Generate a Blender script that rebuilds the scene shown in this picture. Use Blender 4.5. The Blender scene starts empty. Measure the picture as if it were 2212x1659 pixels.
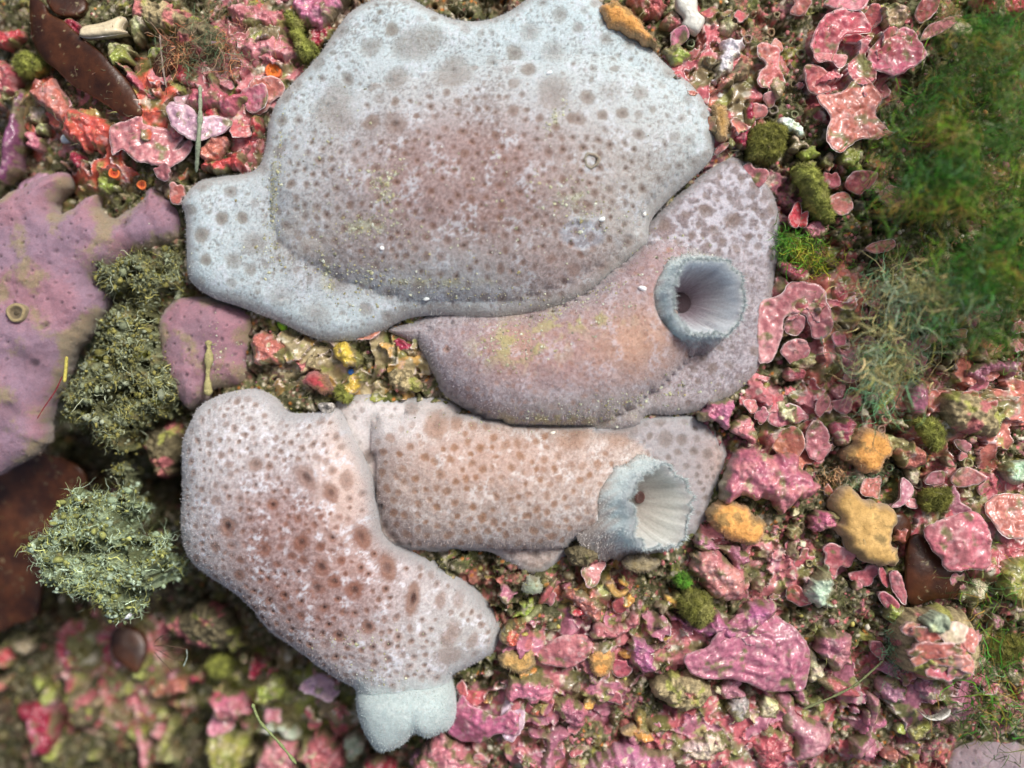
import bpy, math
import numpy as np
R = np.random.RandomState(7)
S = bpy.context.scene
# ------------------------------------------------------------------ camera, light, exposure
D = 30.0                                   # camera height above the seabed (1 unit = 1 cm of reef)
S.unit_settings.scale_length = 0.01
cam_d = bpy.data.cameras.new('camera'); cam = bpy.data.objects.new('camera', cam_d)
S.collection.objects.link(cam); S.camera = cam
cam.location = (0, 0, D); cam.rotation_euler = (0, 0, 0)
cam_d.sensor_width = 36; cam_d.lens = 36 * D / 22.12
cam_d.clip_start = 0.5; cam_d.clip_end = 500
cam_d.dof.use_dof = True; cam_d.dof.focus_distance = D - 0.7
cam_d.dof.aperture_fstop = 0.045
SUN_EL, SUN_AZ = math.radians(57), math.radians(40)       # azimuth from +y towards +x
w = bpy.data.worlds.new('World'); S.world = w; w.use_nodes = True
nt = w.node_tree; bgn = nt.nodes['Background']
sky = nt.nodes.new('ShaderNodeTexSky'); sky.sky_type = 'NISHITA'; sky.sun_disc = False
sky.air_density = 0.8; sky.dust_density = 6.0; sky.ozone_density = 0.6; sky.sun_elevation = SUN_EL; sky.sun_rotation = SUN_AZ
nt.links.new(sky.outputs[0], bgn.inputs[0]); bgn.inputs[1].default_value = 0.11
sl = bpy.data.lights.new('sun', 'SUN'); sl.energy = 3.0; sl.angle = math.radians(12); sl.color = (1.0, 0.975, 0.93)
so = bpy.data.objects.new('sun', sl); S.collection.objects.link(so)
so.rotation_euler = (math.pi / 2 - SUN_EL, 0, math.pi - SUN_AZ)
S.view_settings.view_transform = 'Standard'; S.view_settings.look = 'None'
S.view_settings.exposure = 0.2; S.view_settings.gamma = 1
S.cycles.max_bounces = 6; S.cycles.diffuse_bounces = 3; S.cycles.glossy_bounces = 2
S.cycles.transparent_max_bounces = 4

# ------------------------------------------------------------------ numpy helpers
def hsh(i, j, s):
    h = (i.astype(np.int64) * 374761393 + j.astype(np.int64) * 668265263 + s * 974634777) & 0xffffffff
    h = ((h ^ (h >> 13)) * 1274126177) & 0xffffffff
    h = ((h ^ (h >> 16)) * 2246822519) & 0xffffffff
    return ((h ^ (h >> 15)) & 0xffffff) / float(0xffffff)
def gn(x, y, s=0):
    i = np.floor(x); j = np.floor(y); fx = x - i; fy = y - j
    u = fx * fx * fx * (fx * (fx * 6 - 15) + 10); v = fy * fy * fy * (fy * (fy * 6 - 15) + 10)
    def g(a, b):
        t = hsh(i + a, j + b, s) * 6.2831853
        return np.cos(t) * (fx - a) + np.sin(t) * (fy - b)
    a = g(0, 0); b = g(1, 0); c = g(0, 1); d = g(1, 1)
    return ((a + (b - a) * u) + ((c + (d - c) * u) - (a + (b - a) * u)) * v) * 1.5      # about -1..1
def fbm(x, y, f, o=4, s=0, g=0.5):
    t = 0; a = 1.0; n = 0
    for k in range(o):
        t = t + a * gn(x * f + 17.3 * k, y * f - 9.1 * k, s + k); n += a; a *= g; f *= 2.03
    return t / n
def worley(x, y, f, s=0):
    x = x * f; y = y * f; i = np.floor(x); j = np.floor(y)
    d1 = np.full(np.shape(x), 9.0); idv = np.zeros(np.shape(x))
    for a in (-1, 0, 1):
        for b in (-1, 0, 1):
            px = i + a + hsh(i + a, j + b, s); py = j + b + hsh(i + a, j + b, s + 5)
            d = np.hypot(x - px, y - py); m = d < d1
            idv = np.where(m, hsh(i + a, j + b, s + 9), idv); d1 = np.where(m, d, d1)
    return d1, idv
def ss(a, b, x):
    t = np.clip((x - a) / (b - a), 0, 1); return t * t * (3 - 2 * t)
def mix(a, b, t):
    return a + (b - a) * t[..., None]
def C(*v): return np.array(v, float)
def P(px, py, z=0.0):                       # a photo position (in the 2212 wide overview) at height z
    k = (D - z) / D / 100.0
    return (np.asarray(px, float) - 1106) * k, (829.5 - np.asarray(py, float)) * k
def spline(pts, n=6):
    p = np.asarray(pts, float); m = len(p); out = []
    for i in range(m):
        a, b, c, d = p[i - 1], p[i], p[(i + 1) % m], p[(i + 2) % m]
        for k in range(n):
            t = k / n
            out.append(0.5 * ((2 * b) + (-a + c) * t + (2 * a - 5 * b + 4 * c - d) * t * t + (-a + 3 * b - 3 * c + d) * t ** 3))
    return np.array(out)
def sdist(x, y, poly):
    shp = x.shape; x = x.ravel(); y = y.ravel()
    best = np.full(x.shape, 1e9); qx = np.zeros_like(x); qy = np.zeros_like(x); ins = np.zeros(x.shape, bool)
    m = len(poly)
    for k in range(m):
        ax, ay = poly[k]; bx, by = poly[(k + 1) % m]
        dx, dy = bx - ax, by - ay; L = dx * dx + dy * dy + 1e-12
        t = np.clip(((x - ax) * dx + (y - ay) * dy) / L, 0, 1)
        cx = ax + t * dx; cy = ay + t * dy; d = (x - cx) ** 2 + (y - cy) ** 2
        u = d < best; best = np.where(u, d, best); qx = np.where(u, cx, qx); qy = np.where(u, cy, qy)
        if ay != by:
            c = ((ay > y) != (by > y)) & (x < dx * (y - ay) / dy + ax); ins ^= c
    s = np.sqrt(best); s = np.where(ins, s, -s)
    return s.reshape(shp), qx.reshape(shp), qy.reshape(shp)
def bil(grid, x0, y0, res, x, y):
    h, wd = grid.shape
    fx = np.clip((x - x0) / res, 0, wd - 1.001); fy = np.clip((y - y0) / res, 0, h - 1.001)
    i = fx.astype(int); j = fy.astype(int); u = fx - i; v = fy - j
    return (grid[j, i] * (1 - u) + grid[j, i + 1] * u) * (1 - v) + (grid[j + 1, i] * (1 - u) + grid[j + 1, i + 1] * u) * v
def inflate(poly, res=0.09, it=900):        # soap-film dome over an outline, 0 at the edge, 1 at the top
    lo = poly.min(0) - 2 * res; hi = poly.max(0) + 2 * res
    xs = np.arange(lo[0], hi[0], res); ys = np.arange(lo[1], hi[1], res)
    X, Y = np.meshgrid(xs, ys); sd, _, _ = sdist(X, Y, poly); m = sd > 0
    u = np.clip(sd, 0, None) * 0.8
    for _ in range(it):
        v = np.zeros_like(u)
        v[1:-1, 1:-1] = 0.25 * (u[:-2, 1:-1] + u[2:, 1:-1] + u[1:-1, :-2] + u[1:-1, 2:]) + res * res * 0.25
        u = np.where(m, v, 0)
    u /= u.max()
    return lambda x, y: np.sqrt(np.clip(bil(u, lo[0], lo[1], res, x, y), 0, 1))

# ------------------------------------------------------------------ mesh and object helpers
def mesh(name, v, faces, col=None, mat=None, smooth=True):
    faces = np.asarray(faces); k = faces.shape[1]; n = len(faces)
    me = bpy.data.meshes.new(name)
    me.vertices.add(len(v)); me.vertices.foreach_set('co', np.asarray(v, np.float32).ravel())
    me.loops.add(n * k); me.loops.foreach_set('vertex_index', faces.astype(np.int32).ravel())
    me.polygons.add(n); me.polygons.foreach_set('loop_start', np.arange(0, n * k, k, dtype=np.int32))
    me.polygons.foreach_set('use_smooth', np.full(n, smooth, bool))
    if col is not None:
        c = np.ones((len(v), 4), np.float32); c[:, :3] = np.clip(col, 0.002, 0.95)
        me.attributes.new('col', 'FLOAT_COLOR', 'POINT').data.foreach_set('color', c.ravel())
    me.update(calc_edges=True); me.validate()
    if mat: me.materials.append(mat)
    return me
def link(name, me, parent=None):
    o = bpy.data.objects.new(name, me); S.collection.objects.link(o)
    if parent is not None: o.parent = parent
    return o
def tag(o, label=None, cat=None, group=None, kind=None):
    if label: o['label'] = label
    if cat: o['category'] = cat
    if group: o['group'] = group
    if kind: o['kind'] = kind
    return o
def root(name, loc, label, cat, group=None):
    o = bpy.data.objects.new(name, None); S.collection.objects.link(o); o.location = loc
    o.empty_display_size = 0.2
    return tag(o, label, cat, group)
def put(name, v, faces, col, mat, parent=None, smooth=True):
    v = np.asarray(v, float)
    if parent is not None: v = v - np.array(parent.location)[None, :]
    return link(name, mesh(name, v, faces, col, mat, smooth), parent)
def grid_faces(h, wd, keep=None):
    idx = np.arange(h * wd).reshape(h, wd)
    f = np.stack([idx[:-1, :-1], idx[:-1, 1:], idx[1:, 1:], idx[1:, :-1]], -1)
    return f[keep] if keep is not None else f.reshape(-1, 4)
def compact(v, f, *arr):
    used = np.unique(f); mp = np.full(len(v), -1); mp[used] = np.arange(len(used))
    return (v[used], mp[f]) + tuple(a[used] for a in arr)

# ------------------------------------------------------------------ materials (all read the pigment attribute 'col')
def material(name, rough=0.6, bump=0.3, bscale=30, var=0.25, vscale=12, sheen=0.0, spec=0.4, sss=0.0, coat=0.0, thin=0.0, trans=0.0, rad=(1.0, 0.6, 0.5), scl=0.2):
    m = bpy.data.materials.new(name); m.use_nodes = True; n = m.node_tree; L = n.links
    b = n.nodes['Principled BSDF']
    at = n.nodes.new('ShaderNodeAttribute'); at.attribute_name = 'col'
    tc = n.nodes.new('ShaderNodeNewGeometry')
    n1 = n.nodes.new('ShaderNodeTexNoise'); n1.inputs['Scale'].default_value = vscale; n1.inputs['Detail'].default_value = 6
    n1.inputs['Roughness'].default_value = 0.65
    L.new(tc.outputs['Position'], n1.inputs['Vector'])
    mr = n.nodes.new('ShaderNodeMapRange'); mr.inputs[1].default_value = 0.3; mr.inputs[2].default_value = 0.7
    mr.inputs[3].default_value = 1 - var; mr.inputs[4].default_value = 1 + var
    L.new(n1.outputs[0], mr.inputs[0])
    mu = n.nodes.new('ShaderNodeVectorMath'); mu.operation = 'SCALE'
    L.new(at.outputs['Color'], mu.inputs[0]); L.new(mr.outputs[0], mu.inputs['Scale'])
    L.new(mu.outputs[0], b.inputs['Base Color'])
    b.inputs['Roughness'].default_value = rough; b.inputs['Specular IOR Level'].default_value = spec
    if sheen:
        b.inputs['Sheen Weight'].default_value = sheen; b.inputs['Sheen Roughness'].default_value = 0.5
    if sss:
        b.inputs['Subsurface Weight'].default_value = sss; b.inputs['Subsurface Radius'].default_value = rad
        b.inputs['Subsurface Scale'].default_value = scl
    if coat:
        b.inputs['Coat Weight'].default_value = coat; b.inputs['Coat Roughness'].default_value = 0.11
    if trans:
        b.inputs['Transmission Weight'].default_value = trans
    if thin:
        tl = n.nodes.new('ShaderNodeBsdfTranslucent'); L.new(mu.outputs[0], tl.inputs['Color']); mx = n.nodes.new('ShaderNodeMixShader'); mx.inputs[0].default_value = thin
        L.new(b.outputs[0], mx.inputs[1]); L.new(tl.outputs[0], mx.inputs[2]); L.new(mx.outputs[0], n.nodes['Material Output'].inputs[0])
    if bump:
        n2 = n.nodes.new('ShaderNodeTexNoise'); n2.inputs['Scale'].default_value = bscale; n2.inputs['Detail'].default_value = 4
        L.new(tc.outputs['Position'], n2.inputs['Vector'])
        bp = n.nodes.new('ShaderNodeBump'); bp.inputs['Strength'].default_value = bump; bp.inputs['Distance'].default_value = 0.03
        L.new(n2.outputs[0], bp.inputs['Height']); L.new(bp.outputs[0], b.inputs['Normal'])
    return m
M_SPONGE = material('sponge_tissue', 0.8, 0.5, 28, 0.14, 22, sheen=0.2, spec=0.25, sss=0.55)
M_FUZZ = material('sponge_bristles', 0.7, 0, 1, 0.1, 5, spec=0.2)
M_CRUST = material('coralline_algae', 0.38, 0.4, 18, 0.32, 11, spec=0.42, coat=0.3)
M_SIPHON = material('siphon_wall', 0.75, 0.4, 26, 0.12, 18, spec=0.2, sss=1.0, rad=(1.0, 1.05, 1.1), scl=0.55)
M_RIM = material('coralline_margin', 0.45, 0.3, 25, 0.12, 14, spec=0.4)
M_GROUND = material('seabed_turf', 0.75, 0.5, 22, 0.45, 16, spec=0.3)
M_FIB = material('algal_fibre', 0.6, 0, 1, 0.3, 3, spec=0.3)
M_GRIT = material('shell_grit', 0.4, 0.3, 30, 0.3, 20, spec=0.5)
M_SMOOTH = material('smooth_tunic', 0.7, 0.6, 30, 0.22, 12, spec=0.25, sheen=.15)
M_BLADE = material('kelp_blade', 0.36, 0.25, 14, 0.35, 4, spec=0.4)
M_MOSS = material('moss_clump', 0.7, 0.9, 30, 0.35, 14, spec=0.3)
M_DET = material('detritus', 0.8, 0.9, 28, 0.3, 16, spec=0.25)
M_SHELL = material('shell', 0.3, 0.2, 18, 0.12, 12, spec=0.5)
# ------------------------------------------------------------------ outlines of the big sponges (photo coordinates)
O_BIG = [(745,20),(752,-30),(800,-60),(1000,-70),(1250,-60),(1300,-5),(1345,45),(1400,88),(1440,128),(1490,168),(1528,212),(1548,262),(1548,310),
 (1538,342),(1498,382),(1450,425),(1408,475),(1398,530),(1340,580),(1290,622),(1230,652),(1150,675),(1050,688),(960,680),(880,686),(820,714),
 (760,735),(700,735),(650,720),(600,695),(560,680),(510,660),(450,640),(402,602),(396,540),(394,470),(385,432),(420,388),(470,376),(540,366),
 (565,330),(572,270),(592,215),(630,170),(670,130),(712,72)]
O_BIGN = [(745,20),(790,-12),(880,-14),(930,14),(985,36),(1040,38),(1095,20),(1130,-8),(1200,-60),(1250,-60)]
O_BIG = [(730,45),(760,12),(830,-20),(880,-14),(930,14),(985,36),(1040,38),(1095,20),(1135,-8),(1200,-50),(1270,-30),(1300,-5)] + O_BIG[6:-1] + [(690,105)]
O_DOME = [(600,330),(650,270),(740,210),(860,175),(1000,150),(1150,130),(1290,120),(1400,160),(1480,230),(1500,300),(1460,370),(1400,430),(1350,520),
 (1290,570),(1200,615),(1080,645),(960,645),(860,635),(760,605),(680,570),(620,535),(590,480),(584,400)]
O_MID = [(835,712),(880,696),(960,668),(1050,660),(1150,650),(1230,625),(1300,590),(1380,520),(1405,480),(1470,415),(1540,358),(1590,333),(1640,368),(1680,420),
 (1692,500),(1682,580),(1668,680),(1652,780),(1602,842),(1540,882),(1460,897),(1400,897),(1370,928),(1250,937),(1120,930),(1050,912),(1000,882),
 (955,852),(930,800),(910,760),(880,735)]
O_TUBE = [(900,735),(960,700),(1080,690),(1180,680),(1270,640),(1350,570),(1420,520),(1500,540),(1540,600),(1545,680),(1500,740),(1470,790),(1400,850),
 (1330,895),(1240,918),(1120,915),(1030,885),(970,840),(925,790)]
O_LOW = [(722,868),(775,852),(870,856),(960,862),(1010,890),(1130,905),(1250,910),(1370,905),(1420,898),(1500,900),(1560,940),(1577,1000),(1552,1070),
 (1530,1130),(1470,1185),(1400,1205),(1345,1180),(1300,1168),(1245,1165),(1220,1210),(1160,1246),(1100,1222),(1050,1196),(940,1197),(862,1192),(806,1168),
 (780,1090),(766,1020),(738,965),(712,920)]
O_LTUBE = [(800,920),(880,895),(1000,900),(1120,925),(1250,930),(1340,940),(1400,970),(1420,1050),(1400,1130),(1330,1165),(1230,1180),(1080,1190),(960,1190),
 (880,1175),(835,1130),(815,1050),(810,980)]
O_BOT = [(408,905),(430,873),(480,850),(545,840),(590,860),(620,890),(680,891),(730,880),(762,940),(800,1010),(818,1080),(832,1155),(880,1187),(950,1225),
 (1010,1270),(1060,1322),(1084,1372),(1070,1418),(1022,1448),(977,1470),(972,1505),(958,1550),(900,1560),(850,1572),(800,1560),(770,1530),(755,1495),(720,1478),(640,1420),(572,1370),(540,1330),(490,1282),
 (430,1245),(390,1200),(381,1130),(390,1050),(388,960)]
O_LAV = [(-60,500),(-30,440),(60,392),(120,368),(137,385),(134,408),(108,438),(128,462),(165,432),(196,412),(214,418),(206,444),(222,464),(248,466),
 (292,434),(318,404),(340,402),(358,424),(385,440),(398,480),(392,515),(345,530),(290,548),(240,575),(205,605),(225,640),(212,690),(190,720),(160,745),(140,800),
 (112,850),(92,905),(98,960),(40,992),(-60,1000)]
O_LAV2 = [(340,700),(372,645),(430,640),(500,660),(560,690),(548,740),(540,800),(510,830),(460,845),(430,870),(395,880),(370,830),(345,770)]
O_CORN = [(2020,1680),(2035,1610),(2075,1575),(2130,1570),(2212,1585),(2290,1600),(2290,1760),(2020,1760)]
BIGS = [O_BIG, O_MID, O_LOW, O_BOT, O_LAV, O_LAV2, O_CORN]

def Glow(x, y):                              # the gentle shape of the reef underneath
    z = 0.35 * fbm(x, y, 0.22, 3, 11)
    z = z - 3.7 * ss(3.5, 12, -(x * 0.9 + y * 0.6)) - 0.5 * ss(4.5, 9, -y) + 0.35 * ss(5, 11, x) - 0.7 * ss(7, 12, -x) * ss(3.0, 8.0, y)
    hx, hy = P(325, 1065); z = z - 2.2 * np.exp(-(((x - hx) / .75) ** 2 + ((y - hy) / .5) ** 2))
    hx, hy = P(2170, 1390); z = z - 0.9 * np.exp(-(((x - hx) / .8) ** 2 + ((y - hy) / .7) ** 2))
    hx, hy = P(840, 790); z = z - 0.35 * np.exp(-(((x - hx) / 1.4) ** 2 + ((y - hy) / .6) ** 2))
    return z
# coarse mask of what lies under the sponges
mres = 0.1
mx0, my0 = -14.5, -11.5
MX, MY = np.meshgrid(np.arange(mx0, 14.5, mres), np.arange(my0, 11.5, mres))
SM = np.full(MX.shape, -9.0)
for o in BIGS:
    pw = np.stack(P(*np.array(o, float).T), 1); sd, _, _ = sdist(MX, MY, pw); SM = np.maximum(SM, sd)
def inside(x, y): return bil(SM, mx0, my0, mres, x, y)

def ground_z(x, y):
    z = Glow(x, y)
    s = inside(x, y)
    l = 0.24 * fbm(x, y, 0.9, 5, 21, 0.6)
    d, _ = worley(x + 0.05 * gn(x * 7, y * 7, 3), y + 0.05 * gn(x * 7, y * 7, 4), 5.5, 31)
    l = l + 0.05 * (1 - ss(0.0, 0.75, d))
    d, _ = worley(x, y, 12.0, 32)
    l = l + 0.02 * (1 - ss(0.0, 0.8, d))
    l = l + 0.045 * fbm(x, y, 9, 3, 24) + .10 * fbm(x, y, 3, 3, 27)
    d, i = worley(x, y, 2.6, 41)                                # small burrows in the turf
    rr = 0.10 + 0.10 * hsh((i * 9999), (i * 777), 3)
    l = l - 0.6 * ss(rr + 0.05, rr - 0.04, d) * (i > 0.8)
    l = l - .55 * ss(.22, .42, fbm(x, y, .8, 3, 57)) - .25 * ss(.15, .3, fbm(x, y, 2.1, 3, 58))
    d2 = np.abs(fbm(x, y, 0.9, 3, 51))
    l = l - 0.34 * ss(0.07, 0.0, d2)                            # clefts
    k = ss(0.05, 0.5, s)
    return z + l * (1 - k) - 0.35 * k
gres = 0.028
gx = np.arange(-13.2, 13.2, gres); gy = np.arange(-10.4, 10.4, gres)
far_ = np.cumsum(.1 * 1.16 ** np.arange(30)); ex = np.concatenate([gx[0] - far_[::-1], gx, gx[-1] + far_]); ey = np.concatenate([gy[0] - far_[::-1], gy, gy[-1] + far_])
X, Y = np.meshgrid(ex, ey)
EZ = ground_z(X, Y); GZ = EZ[30:-30, 30:-30].copy()
def gz(x, y): return bil(GZ, gx[0], gy[0], gres, x, y)
ZT = GZ.copy()                               # top of everything so far, for placing debris
def ztop(x, y): return bil(ZT, gx[0], gy[0], gres, x, y)
def raise_top(v):
    i = np.round((v[:, 0] - gx[0]) / gres).astype(int); j = np.round((v[:, 1] - gy[0]) / gres).astype(int)
    ok = (i >= 0) & (j >= 0) & (i < len(gx)) & (j < len(gy))
    np.maximum.at(ZT, (j[ok], i[ok]), v[ok, 2])

def ground_col(x, y):
    a = fbm(x, y, 1.6, 4, 61); b = fbm(x, y, 3.3, 4, 71); c = fbm(x, y, 7, 3, 81)
    col = mix(C(.055,.055,.022) + 0 * x[..., None], C(.17,.165,.085), ss(-.25, .5, b + .4 * c))
    col = mix(col, C(.10,.115,.028), .8 * ss(.08, .35, a))
    east = ss(-4, 5, x - 0.4 * y)
    p = fbm(x, y, 1.05, 4, 91) + 0.25 * c
    pk = ss(.06, .22, p) * (0.2 + .6 * east)
    hue = fbm(x, y, .5, 2, 95)[..., None]
    col = mix(col, np.where(hue > 0, C(.40,.115,.115), C(.36,.125,.17)) * (1 + .5 * c[..., None]), pk)
    col = mix(col, C(.30,.29,.07), .75 * ss(.24, .40, fbm(x, y, 1.9, 4, 101)))
    col = mix(col, C(.50,.44,.36), .7 * ss(.26, .40, fbm(x, y, 2.6, 4, 107)))
    d, i = worley(x, y, 12.0, 32)
    k = ss(.6, .3, d)
    col = mix(col, C(.62,.56,.42), k * (i > .93)); col = mix(col, C(.55,.16,.17), k * ((i > .82) & (i < .9)) * (.3 + .7 * east))
    col = mix(col, C(.33,.27,.16), k * (i < .15)); col = mix(col, C(.45,.17,.04), k * ((i > .5) & (i < .53)))
    sw = ss(6.0, 11.0, -(x * .8 + y * .6)); col = mix(col, col * C(.42, .42, .38), sw)  # light falling off towards the lower west, put into the ground colour
    far = ss(6.5, 10.5, x) * ss(-1.5, 1.5, y)
    col = mix(col, C(.07,.11,.02), .7 * far * ss(-.4, .3, a + b))
    return col
gv = np.stack([X, Y, EZ], -1).reshape(-1, 3)
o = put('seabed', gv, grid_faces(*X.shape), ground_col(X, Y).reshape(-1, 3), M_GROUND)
tag(o, kind='structure')

# ------------------------------------------------------------------ a lump, plate or body grown over an outline
def blob(poly, res, hf, skirt=0.45, under=0.6, ring=3):
    lo = poly.min(0) - (ring + 2) * res; hi = poly.max(0) + (ring + 2) * res
    xs = np.arange(lo[0], hi[0], res); ys = np.arange(lo[1], hi[1], res)
    X, Y = np.meshgrid(xs, ys); sd, qx, qy = sdist(X, Y, poly)
    out = sd < 0; s = np.where(out, -sd, 0)
    snap = np.abs(sd) < 0.42 * res
    x = np.where(out, qx + (qx - X) * under, X); y = np.where(out, qy + (qy - Y) * under, Y)
    x = np.where(snap, qx, x); y = np.where(snap, qy, y); s = np.where(snap, 0, s)
    z = hf(x, y, np.where(snap, 0, np.clip(sd, 0, None)))
    z = z - skirt * np.minimum(s / (ring * res), 1.3)
    ok = sd > -(ring + 0.5) * res
    keep = ok[:-1, :-1] & ok[1:, :-1] & ok[:-1, 1:] & ok[1:, 1:]
    return dict(x=x, y=y, z=z, sd=sd, X=X, Y=Y, keep=keep, f=grid_faces(*X.shape, keep), x0=xs[0], y0=ys[0], res=res)
def blob_put(name, b, col, mat, parent=None):
    v = np.stack([b['x'], b['y'], b['z']], -1).reshape(-1, 3)
    v, f, c = compact(v, b['f'], col.reshape(-1, 3))
    raise_top(v)
    return put(name, v, f, c, mat, parent), v
def bristles(name, body, n, length, lighten, parent, seed, only=None, width=.007, lean=.5, tone=(.55,.58,.60)):
    r = np.random.RandomState(seed); me = body.data; nv = len(me.vertices)
    co = np.empty(nv * 3, np.float32); me.vertices.foreach_get('co', co); co = co.reshape(-1, 3)
    no = np.empty(nv * 3, np.float32); me.vertices.foreach_get('normal', no); no = no.reshape(-1, 3)
    cl = np.empty(nv * 4, np.float32); me.attributes['col'].data.foreach_get('color', cl); cl = cl.reshape(-1, 4)[:, :3]
    pr = np.clip(no[:, 2], 0.0, 1) * 0.35 + 0.65
    pr = np.where(no[:, 2] < -0.2, 0, pr)
    if only: pr[only:] = 0
    pr /= pr.sum()
    i = r.choice(nv, n, p=pr)
    ed = np.where(no[:only, 2] < .55)[0]
    if len(ed): k = n // 5; i[:k] = ed[r.randint(0, len(ed), k)]
    p = co[i] + r.normal(0, .012, (n, 3)) * np.array([1, 1, .2]); nn = no[i] + r.normal(0, lean, (n, 3)); nn[:, 2] += .1
    nn /= np.linalg.norm(nn, axis=1)[:, None]
    L = length * r.uniform(.5, 1.25, n)
    if len(ed): L[:n // 5] *= 1.25
    t = np.cross(nn, r.normal(0, 1, (n, 3))); t /= np.linalg.norm(t, axis=1)[:, None]
    v = np.stack([p - nn * .01 - t * width, p - nn * .01 + t * width, p + nn * L[:, None]], 1).reshape(-1, 3)
    lt = lighten * r.uniform(.3, 1.2, n)
    c = mix(cl[i], np.array(tone), np.clip(lt, 0, 1))
    c = np.repeat(c, 3, 0)
    o = link(name, mesh(name, v, np.arange(3 * n).reshape(-1, 3), c, M_FUZZ, False), parent)
    o['kind'] = 'stuff'
    return o
# ------------------------------------------------------------------ the sponges
def rough_edge(p, amp, f, seed, scal=0.0):
    d = np.roll(p, -1, 0) - np.roll(p, 1, 0); n = np.stack([d[:, 1], -d[:, 0]], 1); n /= np.linalg.norm(n, axis=1)[:, None] + 1e-9
    a = fbm(p[:, 0], p[:, 1], f, 3, seed) * amp
    if scal:
        s = np.cumsum(np.linalg.norm(d, axis=1) / 2); a = a + scal * (np.abs(np.sin(s / (.16 + scal * 3))) - .5)
    sg = np.sign(np.sum(p[:, 0] * np.roll(p[:, 1], -1) - np.roll(p[:, 0], -1) * p[:, 1]))
    return p + n * (a * sg)[:, None]
def pore_field(b, pores):
    M = np.zeros(b['X'].shape); K = np.zeros(b['X'].shape); res = b['res']; h, wd = M.shape
    for (x, y, r, asp, an, st, dk) in pores:
        rm = r * max(asp, 1) * 1.5
        i0 = max(int((x - rm - b['x0']) / res), 0); i1 = min(int((x + rm - b['x0']) / res) + 2, wd)
        j0 = max(int((y - rm - b['y0']) / res), 0); j1 = min(int((y + rm - b['y0']) / res) + 2, h)
        if i1 <= i0 or j1 <= j0: continue
        dx = b['X'][j0:j1, i0:i1] - x; dy = b['Y'][j0:j1, i0:i1] - y
        u = (dx * math.cos(an) + dy * math.sin(an)) / asp; v = -dx * math.sin(an) + dy * math.cos(an)
        q = np.hypot(u, v) / r * (1 + .22 * gn(b['X'][j0:j1, i0:i1] * .9 / r, b['Y'][j0:j1, i0:i1] * .9 / r, int(abs(x * 31 + y * 17) * 10) % 97))
        m = ss(1.26, .64, q + .12 * gn(b['X'][j0:j1, i0:i1] * 22, b['Y'][j0:j1, i0:i1] * 22, 5)) * st * (.72 if r > .2 else 1); k = ss(.55, .1, q) * dk
        M[j0:j1, i0:i1] = np.maximum(M[j0:j1, i0:i1], m); K[j0:j1, i0:i1] = np.maximum(K[j0:j1, i0:i1], k)
    return M, K
def darts(b, n, rfun, gap, seed, dmin=.12, extra=()):
    r = np.random.RandomState(seed); h, wd = b['X'].shape; pts = list(extra); cells = {}
    def key(x, y): return (int(x // .4), int(y // .4))
    for p in pts: cells.setdefault(key(p[0], p[1]), []).append(p)
    ok = np.argwhere(b['sd'] > dmin); out = list(extra)
    for t in range(n):
        j, i = ok[r.randint(len(ok))]
        x = b['x0'] + (i + r.rand()) * b['res']; y = b['y0'] + (j + r.rand()) * b['res']
        rr, st, dk = rfun(x, y, b['sd'][j, i], r)
        if rr <= 0: continue
        kx, ky = key(x, y); bad = False
        for a in (-1, 0, 1):
            for c in (-1, 0, 1):
                for q in cells.get((kx + a, ky + c), ()):
                    if math.hypot(q[0] - x, q[1] - y) < (q[2] * max(1, q[3] * .8) + rr) * gap: bad = True; break
                if bad: break
            if bad: break
        if bad: continue
        p = (x, y, rr, r.uniform(.8, 1.45), r.uniform(0, 3.14), st, dk)
        out.append(p); cells.setdefault((kx, ky), []).append(p)
    return out
def W(pts, z): return np.stack(P(*np.array(pts, float).T, z), 1)
def spot(px, py, r, asp=1., an=0., st=.9, dk=.3, z=.9):
    x, y = P(px, py, z); k = (D - z) / D / 100
    return (float(x), float(y), r * k, asp, math.radians(an), st, dk)
def near(x, y, px, py, rx, ry, z=.9):
    a, b = P(px, py, z); return np.exp(-(((x - a) / (rx / 100)) ** 2 + ((y - b) / (ry / 100)) ** 2))
def frost(x, y, f, lo, hi, s):
    return np.maximum(ss(lo, hi, fbm(x, y, f, 3, s, .6)), .85 * ss(.84, .95, 1 - np.abs(fbm(x, y, 5.0, 2, s + 50))) * ss(-.3, .1, fbm(x, y, 1.2, 2, s + 51)))
PALE = C(.45,.535,.56)
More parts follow.
